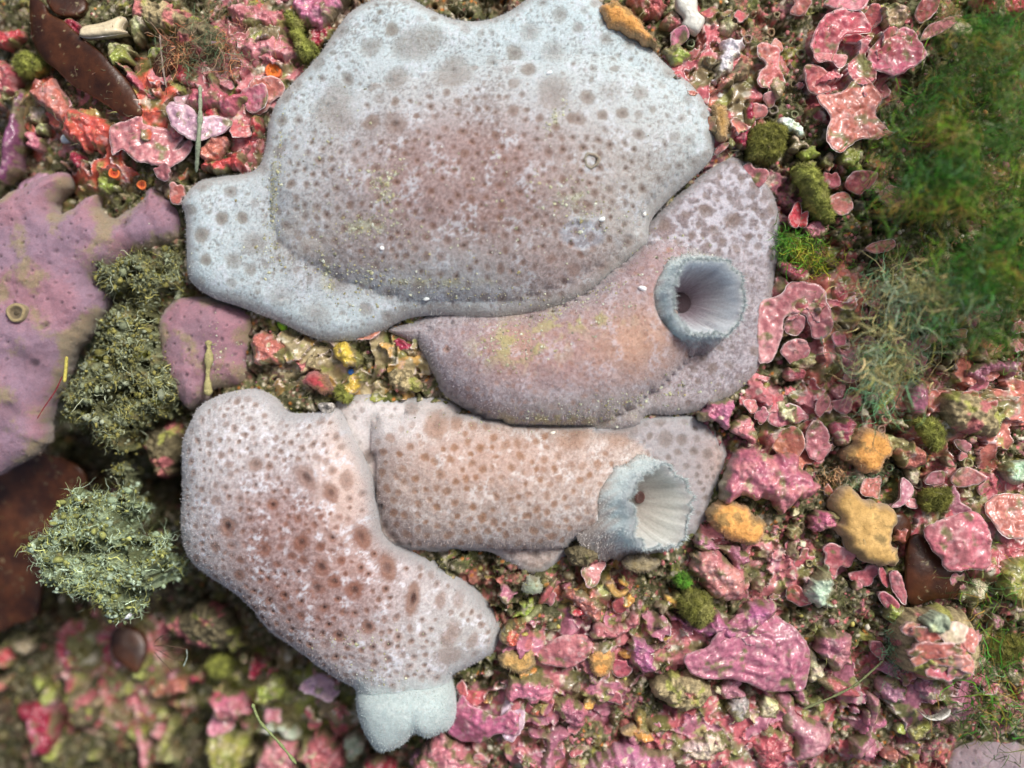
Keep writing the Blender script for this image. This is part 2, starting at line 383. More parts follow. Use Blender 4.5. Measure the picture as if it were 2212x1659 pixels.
# ---- the large one
def make_big():
    zb = 0.55
    t = root('large_sponge', (0.2, 4.2, .2), 'largest pale grey velvety sponge with brown pores and a domed centre', 'sponge')
    po = spline(W(O_BIG, zb), 5); pd = spline(W(O_DOME, .9), 4)
    i1 = inflate(po, .12); i2 = inflate(pd, .12)
    def hf(x, y, sd):
        e = np.sqrt(1 - (1 - np.clip(sd / .5, 0, 1)) ** 2)
        dome = i2(x, y)
        z = .12 + .40 * e + .42 * i1(x, y) + .95 * dome ** 1.4 + .09 * fbm(x, y, .7, 4, 201) + .012 * fbm(x, y, 6, 2, 205)
        return z
    b = blob(po, .024, hf, .55, .5, 4)
    X, Y, sd = b['X'], b['Y'], b['sd']
    dome = i2(X, Y)
    pink = np.clip(near(X, Y, 1010, 400, 350, 190) * 1.15 + .55 * near(X, Y, 1230, 600, 160, 90) + .3 * near(X, Y, 760, 560, 170, 80), 0, 1)
    big = [spot(905,88,40,1.5,25,.85,.1), spot(800,98,22,1.2,20,.8), spot(982,158,40,1.05,0,.9,.15), spot(858,172,28,1.1,60,.85), spot(722,222,42,1.25,70,.8,.1),
        spot(735,262,34,1,0,.6,.2), spot(1195,212,38,1.2,80,.8,.2), spot(1112,112,20,1,0,.8), spot(845,60,17), spot(1145,65,22,1,0,.7), spot(1195,110,28,1,0,.6),
        spot(1142,155,18), spot(1320,207,26,1,0,.5,.1), spot(1380,205,18,1,0,.6), spot(1265,222,18,1,0,.8,.5), spot(1245,272,16,1,0,.8,.7), spot(1340,255,14), spot(1298,262,12),
        spot(1230,270,12), spot(1108,255,14,1,0,.8,.5), spot(860,280,26,1,0,.9,.8), spot(808,275,17,1.2,30,.9,.5), spot(1375,300,14,1,0,.8,.6), spot(545,525,26,1,0,.75), spot(430,505,18), spot(475,470,16), spot(520,468,14),
        spot(440,560,14), spot(500,560,18,1,0,.6), spot(600,640,22,1.3,10,.5), spot(680,680,26,1.5,0,.6), spot(730,610,24,1,0,.6), spot(1250,55,14,1,0,.6,.4), spot(1210,28,18,1,0,.6,.3), spot(1308,80,15,1,0,.6,.4), spot(1362,88,13,1,0,.6,.4)]
    def rf(x, y, d, r):
        pk = float(np.interp(0, [0], [0])) + math.exp(-(((x - P(1010,400,.9)[0]) / 3.6) ** 2 + ((y - P(1010,400,.9)[1]) / 1.9) ** 2))
        if pk > .35: return r.uniform(.05, .095), r.uniform(.55, .95), r.choice([.5, .95])
        if r.rand() < .25: return r.uniform(.03, .05), .6, .2
        return r.uniform(.055, .15), r.uniform(.4, .8), r.choice([.1, .6])
    pores = darts(b, 4200, rf, 1.4, 3, .16, big)
    M, K = pore_field(b, pores)
    n1 = fbm(X, Y, 1.0, 4, 211); n2 = fbm(X, Y, 14, 3, 213, .65)
    col = mix(C(.26,.28,.28) + 0 * X[..., None], PALE, ss(-.35, .35, n2 + .5 * n1 + .25))
    col = mix(col, mix(C(.215,.135,.12) + 0 * X[..., None], C(.33,.235,.225), ss(-.3, .35, n2 + .3 * n1)), pink * .92)
    col = mix(col, C(.25,.24,.21), .55 * ss(.25, .8, dome) * (1 - pink) * ss(420, 520, 829.5 - Y * 100))
    col = mix(col, C(.42,.36,.30), .35 * near(X, Y, 1350, 420, 160, 160) + .5 * near(X, Y, 660, 520, 60, 40))
    ys = sum(a * near(X, Y, px, py, rx, ry) for (px, py, rx, ry, a) in [(592,430,12,110,1), (800,497,60,18,1.1), (838,425,30,25,.9), (705,600,16,45,.9), (1195,272,13,32,.9), (1225,440,70,30,.7), (930,612,230,13,.8), (1190,668,120,9,.7), (1270,490,60,24,.6), (720,330,60,50,.5)])
    sm = ss(.35, .75, ys * (.75 + .9 * fbm(X, Y, 3.4, 4, 231))); col = mix(col, mix(C(.33,.32,.22) + 0 * X[..., None], C(.44,.45,.34), ss(-.2, .3, n2)), .75 * sm)
    bare = ss(.35, .6, near(X, Y, 1255, 512, 55, 32) + .1 * n2); col = mix(col, C(.27,.27,.30), .8 * bare)
    fr = frost(X, Y, 9, .02, .3, 217) * ss(-.05, .3, fbm(X, Y, 1.7, 3, 219))
    col = mix(col, C(.53,.57,.62), fr * .65)
    pc = mix(C(.235,.225,.195) + 0 * X[..., None], C(.225,.125,.095), pink)
    col = mix(col, pc * .92, M * .92); col = mix(col, C(.09,.05,.036), K * .9)
    col = mix(col, C(.30,.295,.285), .8 * ss(.32, .05, sd + .06 * n1))
    b['z'] = b['z'] - .012 * M - .022 * K + .012 * n2 * (1 - M) - .05 * bare
    body, v = blob_put('body', b, col, M_SPONGE, t)
    bristles('bristle_coat', body, 50000, .034, .25, t, 5, width=.005)
    # the round osculum on the dome
    x, y = P(1277, 349, 1.5); z = float(ztop(np.array([x]), np.array([y]))[0])
    ring_hole('osculum', x, y, z, .17, .11, t, C(.24,.22,.17), C(.08,.06,.04))
    return t
def ring_hole(name, x, y, z, r, rin, parent, c1, c2, shallow=False):
    nu = 40; prof = [(r, -.03), (r * .97, .03), (r * .85, .045), (rin, .03), (rin * .9, -.015 if shallow else -.02), (rin * .55, -.01 if shallow else -.02), (.001, .0 if shallow else -.02)]
    V = []; Cc = []
    for k, (a, h) in enumerate(prof):
        for u in range(nu):
            t = u / nu * 2 * math.pi; q = a * (1 + .1 * math.sin(3 * t + 1) + .05 * math.sin(7 * t)); V.append((x + q * math.cos(t) * (1.0), y + q * math.sin(t) * (.8 if shallow else 1), z + h)); Cc.append(c1 if k < 4 else c2)
    F = [(k * nu + u, k * nu + (u + 1) % nu, (k + 1) * nu + (u + 1) % nu, (k + 1) * nu + u) for k in range(len(prof) - 1) for u in range(nu)]
    return put(name, V, F, np.array(Cc), M_SPONGE, parent)
def siphon(name, c0, c1, r0, r1, parent, seed, outc, inc, depth, spike=.12, tattered=.12, holes=(), rimang=None):
    """a thin-walled spout from c0 (root) to c1 (mouth), open at c1"""
    r = np.random.RandomState(seed); c0 = C(*c0); c1 = C(*c1); ax = c1 - c0; Ln = np.linalg.norm(ax); ax /= Ln
    e1 = np.cross(ax, C(0, 1, 0)); e1 /= np.linalg.norm(e1); e2 = np.cross(ax, e1)
    nu = 220; u = np.arange(nu) / nu * 2 * np.pi; cu, su = np.cos(u), np.sin(u)
    lip = tattered * (fbm(cu * 2 + 9, su * 2, 1.5, 3, seed) * 1.2)
    jag = .35 * tattered * r.rand(nu); lip = lip - 0
    if rimang is not None: lip = lip + rimang[1] * np.exp(-((np.angle(np.exp(1j * (u - rimang[0])))) / .16) ** 2)
    rows = []; cols = []
    for k in range(34):                                   # outside, root to lip
        t = k / 33.; rad = r0 + (r1 * .9 - r0) * np.array(t) ** .75 + r1 * .1 * ss(.7, 1., np.array(t))
        wv = 1 + (.06 + .22 * t) * fbm(cu * 2, su * 2, .8, 3, seed + 2) + .05 * fbm(cu * 4, su * 4 + t * 3, 1.5, 3, seed + 6) + .014 * r.rand(nu)
        h = t * Ln + lip * t ** 2 + jag * t ** 12
        rows.append(c0 + ax * h[:, None] + (rad * wv)[:, None] * (cu[:, None] * e1 + su[:, None] * e2))
        n = fbm(cu * 4, su * 4 + t * 4, 2, 4, seed + 3)
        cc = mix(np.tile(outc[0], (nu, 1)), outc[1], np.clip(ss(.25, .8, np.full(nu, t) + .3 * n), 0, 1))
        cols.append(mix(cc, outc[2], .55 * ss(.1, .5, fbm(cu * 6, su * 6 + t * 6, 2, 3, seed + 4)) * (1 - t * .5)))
    for k in range(1, 22):                                # inside, lip down to the floor
        t = k / 21.; rad = (r1 - .03) * (1 - .72 * t ** 1.3)
        wv = 1 + (.28 * (1 - t) + .05 * t) * fbm(cu * 2, su * 2, .8, 3, seed + 2) + .03 * fbm(cu * 5, su * 5 + t * 2, 1.2, 3, seed + 5) 
        h = Ln - t * depth + lip * (1 - t) ** 2 + jag * (1 - t) ** 20
        rows.append(c0 + ax * h[:, None] + (rad * wv)[:, None] * (cu[:, None] * e1 + su[:, None] * e2))
        n = fbm(cu * 5, su * 5 + t * 3, 2, 3, seed + 8)
        cols.append(mix(np.tile(inc[0], (nu, 1)), inc[1], np.clip(t * 1.1 + .2 * n, 0, 1)))  # darkens with depth: throat shade put into the wall colour
    for q in (.5, .01):
        rows.append(c0 + ax * (Ln - depth * 1.02) + (r1 * .27 * q) * (cu[:, None] * e1 + su[:, None] * e2) + 0 * u[:, None]); cols.append(np.tile(inc[1], (nu, 1)))
    V = np.concatenate(rows); n = len(rows); k = np.arange(n - 1)[:, None] * nu; a = np.arange(nu)[None, :]; bq = (np.arange(nu)[None, :] + 1) % nu
    F = np.stack([k + a, k + bq, k + nu + bq, k + nu + a], -1).reshape(-1, 4)
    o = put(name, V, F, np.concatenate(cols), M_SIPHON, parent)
    raise_top(V[:34 * nu])
    # spicule fringe round the lip and fur on the outer wall
    m = 2600; j = r.randint(0, nu, m); lipv = rows[33][j]; rd = cu[j][:, None] * e1 + su[j][:, None] * e2
    dd = ax * 1.0 + rd * r.normal(.0, .55, (m, 1)) + r.normal(0, .35, (m, 3)); dd /= np.linalg.norm(dd, axis=1)[:, None]
    tt = np.cross(dd, r.normal(0, 1, (m, 3))); tt /= np.linalg.norm(tt, axis=1)[:, None]; L = spike * r.uniform(.4, 1.2, (m, 1)); b0 = lipv - ax * r.uniform(0, .05, (m, 1))
    fv = np.stack([b0 - tt * .008, b0 + tt * .008, b0 + dd * L], 1).reshape(-1, 3)
    fo = put('spicule_fringe', fv, np.arange(3 * m).reshape(-1, 3), np.tile(C(.55,.62,.62), (3 * m, 1)), M_FUZZ, o if False else parent, False); fo['kind'] = 'stuff'
    bristles('siphon_bristle', o, 8000, .06, .4, parent, seed + 20, only=34 * nu)
    # openings on the spout floor: closed rings, throat shade put into their colour
    for (a1, a2, dz, rr, cc) in holes:
        ce = c0 + ax * (Ln - depth + dz) + e1 * a1 + e2 * a2
        V = [ce + ax * h + (cu[::8, None] * e1 + su[::8, None] * e2)[i] * q for (q, h) in ((rr * 1.15, -.02), (rr, .03), (rr * .75, .02), (rr * .5, -.0), (.001, -.0)) for i in range(len(cu[::8]))]
        nn = len(cu[::8]); F = [(k * nn + i, k * nn + (i + 1) % nn, (k + 1) * nn + (i + 1) % nn, (k + 1) * nn + i) for k in range(4) for i in range(nn)]
        put('inner_opening', V, F, np.tile(cc, (len(V), 1)), M_SPONGE, parent)
    return o
def make_mid():
    t = root('siphon_sponge', P(1300, 780, .3) + (.2,), 'pinkish furry sponge with a wide open grey siphon, tucked under the largest sponge', 'sponge')
    po = spline(W(O_MID, .35), 5); pt = spline(W(O_TUBE, .9), 4); i1 = inflate(po, .12); i2 = inflate(pt, .12)
    def hf(x, y, sd):
        e = np.sqrt(1 - (1 - np.clip(sd / .4, 0, 1)) ** 2)
        return -.05 + .32 * e + .16 * i1(x, y) + 1.15 * i2(x, y) + .09 * fbm(x, y, .9, 4, 301) + .015 * fbm(x, y, 5, 3, 305) - 1.6 * ss(.5, .8, near(x, y, 1487, 650, 105, 105, .5))
    b = blob(po, .024, hf, .5, .5, 4)
    X, Y, sd = b['X'], b['Y'], b['sd']; tube = ss(.0, .5, i2(X, Y))
    def rf(x, y, d, r):
        a, c = P(1560, 520, .5); crust = (x > a - 1.9 and y > c - .3) or (x > P(1480, 0, .5)[0] and y < P(0, 740, .5)[1])
        if crust: return r.uniform(.05, .13), r.uniform(.5, .9), .15
        return (r.uniform(.03, .06), r.uniform(.25, .6), .1) if r.rand() < .8 else (0, 0, 0)
    pores = darts(b, 1500, rf, 1.4, 13, .1, [spot(965, 755, 9, 1, 0, .8, .9), spot(1480,395,16), spot(1590,470,20), spot(1440,480,14), spot(1530,450,15)])
    M, K = pore_field(b, pores)
    n1 = fbm(X, Y, 1.1, 4, 311); n2 = fbm(X, Y, 13, 3, 313, .65); n3 = fbm(X, Y, 3, 3, 318)
    col = mix(C(.25,.215,.23) + 0 * X[..., None], C(.39,.37,.40), ss(-.4, .4, n2 + .6 * n3))
    red = np.clip(near(X, Y, 1180, 760, 190, 100) + .8 * near(X, Y, 1400, 560, 90, 120), 0, 1)
    col = mix(col, C(.34,.195,.18), .7 * red)
    col = mix(col, C(.47,.29,.20), .8 * np.clip(near(X, Y, 1370, 740, 105, 75) + .6 * near(X, Y, 1110, 750, 60, 50), 0, 1))
    col = mix(col, C(.36,.33,.29), .6 * near(X, Y, 1280, 895, 220, 45))
    fr = frost(X, Y, 9, .0, .3, 317) * ss(-.05, .25, fbm(X, Y, 2.2, 3, 319))
    col = mix(col, C(.52,.48,.52), fr * .6)
    web = ss(.72, .92, 1 - np.abs(fbm(X, Y, 2.6, 3, 323)) - .12 * np.abs(n2)) * (1 - tube) * ss(-.2, .2, Y - P(0, 560, .5)[1])
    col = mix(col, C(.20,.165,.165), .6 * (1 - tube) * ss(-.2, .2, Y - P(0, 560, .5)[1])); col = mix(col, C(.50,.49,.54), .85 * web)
    col = mix(col, mix(C(.20,.145,.12) + 0 * X[..., None], C(.33,.17,.11), tube), M * .75); col = mix(col, C(.09,.06,.05), K * .7)
    col = mix(col, C(.27,.25,.25), .8 * ss(.26, .04, sd + .05 * n1))
    sil = ss(.02, .2, n3 + .35 * n2) * np.clip(near(X, Y, 1120, 745, 80, 40) + near(X, Y, 1240, 690, 90, 22) + .7 * near(X, Y, 1180, 905, 150, 18), 0, 1)
    col = mix(col, C(.36,.32,.16), np.clip(sil * 1.2, 0, .9))
    b['z'] = b['z'] - .012 * M - .04 * K + .015 * n2 + .02 * sil
    body, v = blob_put('body', b, col, M_SPONGE, t)
    bristles('bristle_coat', body, 30000, .036, .25, t, 15, tone=(.50,.47,.49))
    x0, y0 = P(1475, 652, .4); x1, y1 = P(1534, 641, 1.55)
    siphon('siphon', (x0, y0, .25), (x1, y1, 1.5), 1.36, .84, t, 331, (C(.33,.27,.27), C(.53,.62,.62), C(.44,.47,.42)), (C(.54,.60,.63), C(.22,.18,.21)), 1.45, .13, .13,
        ((-.05, .0, .02, .20, C(.035,.02,.025)), (.17, .24, .10, .07, C(.30,.17,.12))))
    return t
def make_low():
    t = root('speckled_sponge', P(1150, 1050, .3) + (.2,), 'peach sponge speckled with brown spots, its ragged white siphon leaning over', 'sponge')
    po = spline(W(O_LOW, .3), 5); pt = spline(W(O_LTUBE, .8), 4); i1 = inflate(po, .12); i2 = inflate(pt, .12)
    def hf(x, y, sd):
        e = np.sqrt(1 - (1 - np.clip(sd / .4, 0, 1)) ** 2)
        return -.15 + .3 * e + .12 * i1(x, y) + 1.15 * i2(x, y) + .08 * fbm(x, y, .9, 4, 401) + .012 * fbm(x, y, 5, 3, 405) - 1.3 * ss(.5, .8, near(x, y, 1370, 1088, 105, 105, .4))
    b = blob(po, .024, hf, .5, .5, 4)
    X, Y, sd = b['X'], b['Y'], b['sd']; tube = ss(.0, .5, i2(X, Y))
    big = [spot(945,915,26,1.35,75,.95,.5,.8), spot(885,882,17,1,0,.7,.1), spot(800,915,20,1,0,.35,0), spot(985,910,16,1.3,90,.7,.2), spot(1350,930,30,1.7,35,.8,.1,.6), spot(1240,945,26,1.5,20,.8,.3), spot(1440,950,18,1,0,.7,.1,.4), spot(1428,908,14,1,0,.8,.3,.4), spot(1475,950,13,1,0,.8,.2,.4),
        spot(1500,975,10,1,0,.8,.5,.3), spot(1530,980,12,1,0,.8,.2,.3), spot(1260,925,16,1.4,20,.7,.3), spot(790,990,14,1.4,60,.9,.4)]
    def rf(x, y, d, r):
        px = x / (D - .7) * D * 100 + 1106
        if px < 950 and y > P(0, 960, .7)[1]: return r.uniform(.04, .12), r.uniform(.3, .7), .1
        if px < 1060: return r.uniform(.06, .1), r.uniform(.6, .95), .35
        return r.uniform(.05, .095), r.uniform(.45, .9), .25
    pores = darts(b, 2400, rf, 1.35, 23, .1, big); M, K = pore_field(b, pores)
    n1 = fbm(X, Y, 1.1, 4, 411); n2 = fbm(X, Y, 13, 3, 413, .65); n3 = fbm(X, Y, 3, 3, 418)
    col = mix(C(.33,.265,.235) + 0 * X[..., None], C(.48,.41,.375), ss(-.4, .4, n2 + .6 * n3))
    col = mix(col, C(.58,.57,.58), .8 * np.clip(near(X, Y, 850, 905, 130, 60) + .5 * near(X, Y, 790, 960, 40, 90), 0, 1))
    col = mix(col, C(.43,.27,.21), .5 * near(X, Y, 1040, 990, 200, 75))
    col = mix(col, C(.34,.33,.35), .85 * ss(.35, .05, i2(X, Y)) * ss(1180, 1260, X / (D - .4) * D * 100 + 1106))
    col = mix(col, C(.46,.30,.24), .5 * near(X, Y, 1580, 1000, 60, 60))
    fr = frost(X, Y, 8, .02, .3, 417) * ss(.0, .28, fbm(X, Y, 2.4, 3, 419)) * tube
    col = mix(col, C(.60,.57,.56), fr * .8)
    col = mix(col, mix(C(.20,.16,.14) + 0 * X[..., None], C(.27,.14,.075), tube), M * .9); col = mix(col, C(.12,.055,.035), K * .75)
    col = mix(col, C(.34,.34,.35), .75 * ss(.24, .04, sd + .05 * n1))
    b['z'] = b['z'] - .012 * M - .03 * K + .012 * n2
    body, v = blob_put('body', b, col, M_SPONGE, t)
    bristles('bristle_coat', body, 24000, .030, .2, t, 25, tone=(.58,.54,.52))
    x0, y0 = P(1335, 1082, .2); x1, y1 = P(1430, 1098, 1.3)
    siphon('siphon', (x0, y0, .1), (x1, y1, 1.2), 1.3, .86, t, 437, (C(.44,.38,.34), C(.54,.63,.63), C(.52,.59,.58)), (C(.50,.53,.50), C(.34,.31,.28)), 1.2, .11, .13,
        ((-.25, -.1, .25, .12, C(.06,.025,.02)),))
    return t
def make_bot():
    t = root('budding_sponge', P(720, 1200, .3) + (-.1,), 'pinkish white sponge with deep brown pits and a smooth pale bud at its lower end', 'sponge')
    po = spline(W(O_BOT, .3), 5); i1 = inflate(po, .12)
    def hf(x, y, sd):
        e = np.sqrt(1 - (1 - np.clip(sd / .5, 0, 1)) ** 2)
        sl = .35 * ss(-1, -6.0, y)
        a = near(x, y, 720, 1010, 60, 140, .8) * .22
        return -.25 + .5 * e + 1.4 * i1(x, y) ** 1.15 + a - sl + .10 * fbm(x, y, .9, 4, 501) + .012 * fbm(x, y, 5, 3, 505)
    b = blob(po, .024, hf, .7, .5, 4)
    X, Y, sd = b['X'], b['Y'], b['sd']
    big = [spot(500,1133,20,1.2,80,.95,1.,.9), spot(668,1028,21,1.6,-50,.95,.7,1.), spot(720,1062,16,1.5,-70,.9,.5,1.), spot(752,1035,14,1.5,-80,.7,.2), spot(782,1158,17,1.9,-65,.95,.6,.9), spot(838,1225,20,1.5,-70,.95,.6,.8), spot(893,1290,16,2.4,82,.95,1.,.7),
        spot(770,1270,20,1,0,.9,.7), spot(690,1265,22,1,0,.9,.7), spot(727,1250,15,1.2,0,.9,.6), spot(700,1220,18,1.2,-60,.8,.8), spot(975,1365,20,1.6,65,.7,.1,.4), spot(970,1410,24,1.3,20,.7,.1,.3), spot(950,1300,13,1.6,80,.7,.1), spot(990,1300,12,1.6,80,.6,.1), spot(1022,1380,13,1.4,60,.6,.1,.3),
        spot(733,1370,16,1,0,.9,.9), spot(798,1350,18,1,0,.9,.8), spot(660,1165,17,1.3,60,.9,.6), spot(560,1000,15,1.2,30,.8,.3), spot(478,1080,13,1,0,.7,.2), spot(580,1180,18,1,0,.8,.3), spot(600,1085,13,1,0,.9,.8), spot(520,1240,14), spot(470,1180,13)]
    def rf(x, y, d, r):
        a = math.exp(-(((x - P(720,1290,.8)[0]) / 1.6) ** 2 + ((y - P(720,1290,.8)[1]) / 1.2) ** 2))
        if a > .3: return r.uniform(.05, .105), r.uniform(.6, .95), r.choice([.3, .9])
        return r.uniform(.04, .09), r.uniform(.45, .9), r.choice([.15, .5])
    pores = darts(b, 3600, rf, 1.3, 33, .2, big); M, K = pore_field(b, pores)
    n1 = fbm(X, Y, 1.1, 4, 511); n2 = fbm(X, Y, 13, 3, 513, .65); n3 = fbm(X, Y, 3, 3, 518)
    col = mix(C(.37,.355,.36) + 0 * X[..., None], C(.52,.51,.52), ss(-.4, .4, n2 + .6 * n3))
    red = np.clip(near(X, Y, 690, 1270, 190, 170) * 1.1 + near(X, Y, 620, 1120, 150, 130) * .65, 0, 1)
    col = mix(col, mix(C(.235,.14,.125) + 0 * X[..., None], C(.36,.26,.25), ss(-.3, .4, n2 + .3 * n3)), .95 * red)
    col = mix(col, C(.60,.46,.40), .7 * near(X, Y, 750, 1010, 55, 150))
    col = mix(col, C(.36,.355,.34), .65 * near(X, Y, 990, 1390, 120, 90))
    fr = frost(X, Y, 9, .0, .3, 517) * ss(-.02, .28, fbm(X, Y, 2.2, 3, 519))
    col = mix(col, C(.60,.61,.66), fr * .85)
    col = mix(col, mix(C(.23,.155,.12) + 0 * X[..., None], C(.20,.08,.05), red), M * .92); col = mix(col, C(.06,.02,.015), K * .92)
    col = mix(col, C(.36,.36,.37), .75 * ss(.3, .05, sd + .05 * n1))
    py = 829.5 - Y * D / (D - .4) * 100; tip = ss(1435, 1508, py + 40 * n3) * ss(745, 770, X * D / (D - .4) * 100 + 1106); M = M * (1 - tip); K = K * (1 - tip)
    col = mix(col, mix(C(.38,.435,.435) + 0 * n2[..., None], C(.44,.50,.50), ss(-.3, .3, n2)), tip)
    b['z'] = b['z'] - .018 * M - .09 * K + .012 * n2
    body, v = blob_put('body', b, col, M_SPONGE, t)
    bristles('bristle_coat', body, 28000, .030, .2, t, 35, tone=(.56,.55,.56))
    ob = [(762,1512),(772,1486),(800,1468),(850,1452),(905,1446),(955,1462),(978,1500),(984,1545),(974,1582),(950,1594),(918,1604),(895,1592),(878,1612),(855,1626),(815,1636),(788,1602),(768,1556)]
    pb = spline(W(ob, .4), 6); ib = inflate(pb, .06)
    def hb(x, y, sd):
        e = np.sqrt(1 - (1 - np.clip(sd / .35, 0, 1)) ** 2)
        return -.55 + .5 * e + 1.05 * ib(x, y) + .03 * fbm(x, y, 1.5, 3, 531) - .10 * near(x, y, 896, 1580, 12, 45, .4) - .5 * ss(P(0, 1520, .4)[1], P(0, 1455, .4)[1], y) + .12
    bb = blob(pb, .022, hb, .6, .5, 4)
    nb = fbm(bb['X'], bb['Y'], 10, 4, 541)
    cb = mix(C(.385,.46,.46) + 0 * nb[..., None], C(.44,.515,.51), ss(-.3, .3, nb))
    cb = mix(cb, C(.48,.52,.51), .6 * ss(1500, 1478, 829.5 - bb['Y'] * D / (D - .4) * 100 + 6 * nb))
    bud, v = blob_put('bud', bb, cb, M_SPONGE, t)
    bristles('bud_bristle', bud, 8000, .028, .25, t, 37, tone=(.5,.56,.55))
    return t
def make_flat(name, outline, label, z0, h, base, alt, n, seed, holes, cat='sponge'):
    t = root(name, (float(np.mean(W(outline, z0)[:, 0])), float(np.mean(W(outline, z0)[:, 1])), z0), label, cat)
    po = spline(W(outline, z0), 6); po = rough_edge(po, .14, 1.6, seed); i1 = inflate(po, .1)
    def hf(x, y, sd):
        e = np.sqrt(1 - (1 - np.clip(sd / .55, 0, 1)) ** 2)
        return z0 + .2 + .55 * (e - 1) + h * i1(x, y) + .30 * fbm(x, y, .75, 4, seed) + .012 * fbm(x, y, 6, 3, seed + 2)
    b = blob(po, .026, hf, .6, .5, 4); X, Y = b['X'], b['Y']
    def rf(x, y, d, r): return r.uniform(.02, .05), r.uniform(.3, .8), .6
    sd_ = b['sd']
    M, K = pore_field(b, darts(b, n, rf, 3.0, seed + 5, .1, holes))
    n1 = fbm(X, Y, .8, 4, seed + 6); n2 = fbm(X, Y, 12, 3, seed + 7, .65)
    col = mix(base + 0 * X[..., None], alt, ss(-.3, .3, n1 + .25 * n2)); col = mix(col, base * .45, M * .7); col = mix(col, C(.06,.035,.045), K * .8)
    col = mix(col, C(.26,.23,.10), .65 * ss(.05, .4, fbm(X, Y, 1.2, 4, seed + 9) + .25 * n2 + .3 * ss(.35, .0, sd_)))
    b['z'] = b['z'] - .05 * M - .10 * K
    body, v = blob_put('body', b, col, M_SPONGE, t)
    bristles('bristle_coat', body, int(len(v) * .5), .025, .25, t, seed + 11, tone=(.4,.3,.36))
    return t
make_big(); make_mid(); make_low(); make_bot()
make_flat('mauve_sponge', O_LAV, 'smooth dusty mauve sponge spreading from the edge beside the kelp blades', -.35, .35, C(.30,.165,.20), C(.25,.165,.215), 900, 601,
    [spot(70,785,26,1.1,0,.8,.9,.2), spot(62,783,42,1,0,.4,.0,.2), spot(12,878,30,1,0,.8,.4,.2), spot(95,703,8,1.5,30,.9,.9,.2), spot(262,478,12,1,0,.8,.9,.2)])
make_flat('mauve_sponge', O_LAV2, 'small patch of dusty mauve sponge between the detritus clump and the pocket of rubble', -.3, .3, C(.31,.165,.20), C(.27,.165,.20), 500, 641, [])
make_flat('mauve_sponge', O_CORN, 'pale grey mauve sponge in the corner below the white crescent shell', -.5, .4, C(.29,.22,.24), C(.31,.25,.27), 300, 661, [])
# ------------------------------------------------------------------ coralline crusts, plates, sea squirts, moss: each one a thing
PAL = dict(rose=(.42,.105,.12), pink=(.47,.165,.18), salmon=(.46,.155,.12), red=(.42,.05,.06), crimson=(.30,.025,.05), mauve=(.39,.145,.20), lilac=(.46,.27,.35),
           magenta=(.46,.14,.21), purple=(.20,.07,.13), coral=(.56,.11,.07), cream=(.62,.53,.36), white=(.66,.65,.58), lime=(.29,.31,.07), olive=(.17,.17,.035),
           orange=(.66,.33,.085), ochre=(.50,.31,.10), brown=(.040,.013,.006), tan=(.33,.27,.15), green=(.08,.28,.02), grey=(.36,.34,.31), dirt=(.15,.125,.07), yellow=(.55,.40,.07), mint=(.37,.44,.31))
PAL = {k: np.array(v) for k, v in PAL.items()}
SEED = [1000]
def tube_loop(name, pts, rad, parent, col, mat, nu=6):
    d = np.roll(pts, -1, 0) - np.roll(pts, 1, 0); d /= np.linalg.norm(d, axis=1)[:, None] + 1e-9
    up = np.tile(C(0, 0, 1), (len(pts), 1)); e1 = np.cross(d, up); e1 /= np.linalg.norm(e1, axis=1)[:, None] + 1e-9; e2 = np.cross(e1, d)
    V = []
    for k in range(nu):
        t = 2 * math.pi * k / nu; V.append(pts + rad[:, None] * (math.cos(t) * e1 + math.sin(t) * e2))
    V = np.stack(V, 1).reshape(-1, 3); m = len(pts); i = np.arange(m)[:, None]; k = np.arange(nu)[None, :]
    F = np.stack([i * nu + k, i * nu + (k + 1) % nu, ((i + 1) % m) * nu + (k + 1) % nu, ((i + 1) % m) * nu + k], -1).reshape(-1, 4)
    return put(name, V, F, np.repeat(col, nu, 0), mat, parent)
NAMES = dict(plate=('coralline_plate', 'coralline algae'), lump=('coralline_crust', 'coralline algae'), tunic=('sea_squirt', 'sea squirt'), moss=('moss_clump', 'algae'),
             blade=('kelp_blade', 'seaweed'), shell=('shell', 'shell'), rub=('rubble_lump', 'reef rubble'), tube=('coralline_branch', 'coralline algae'))
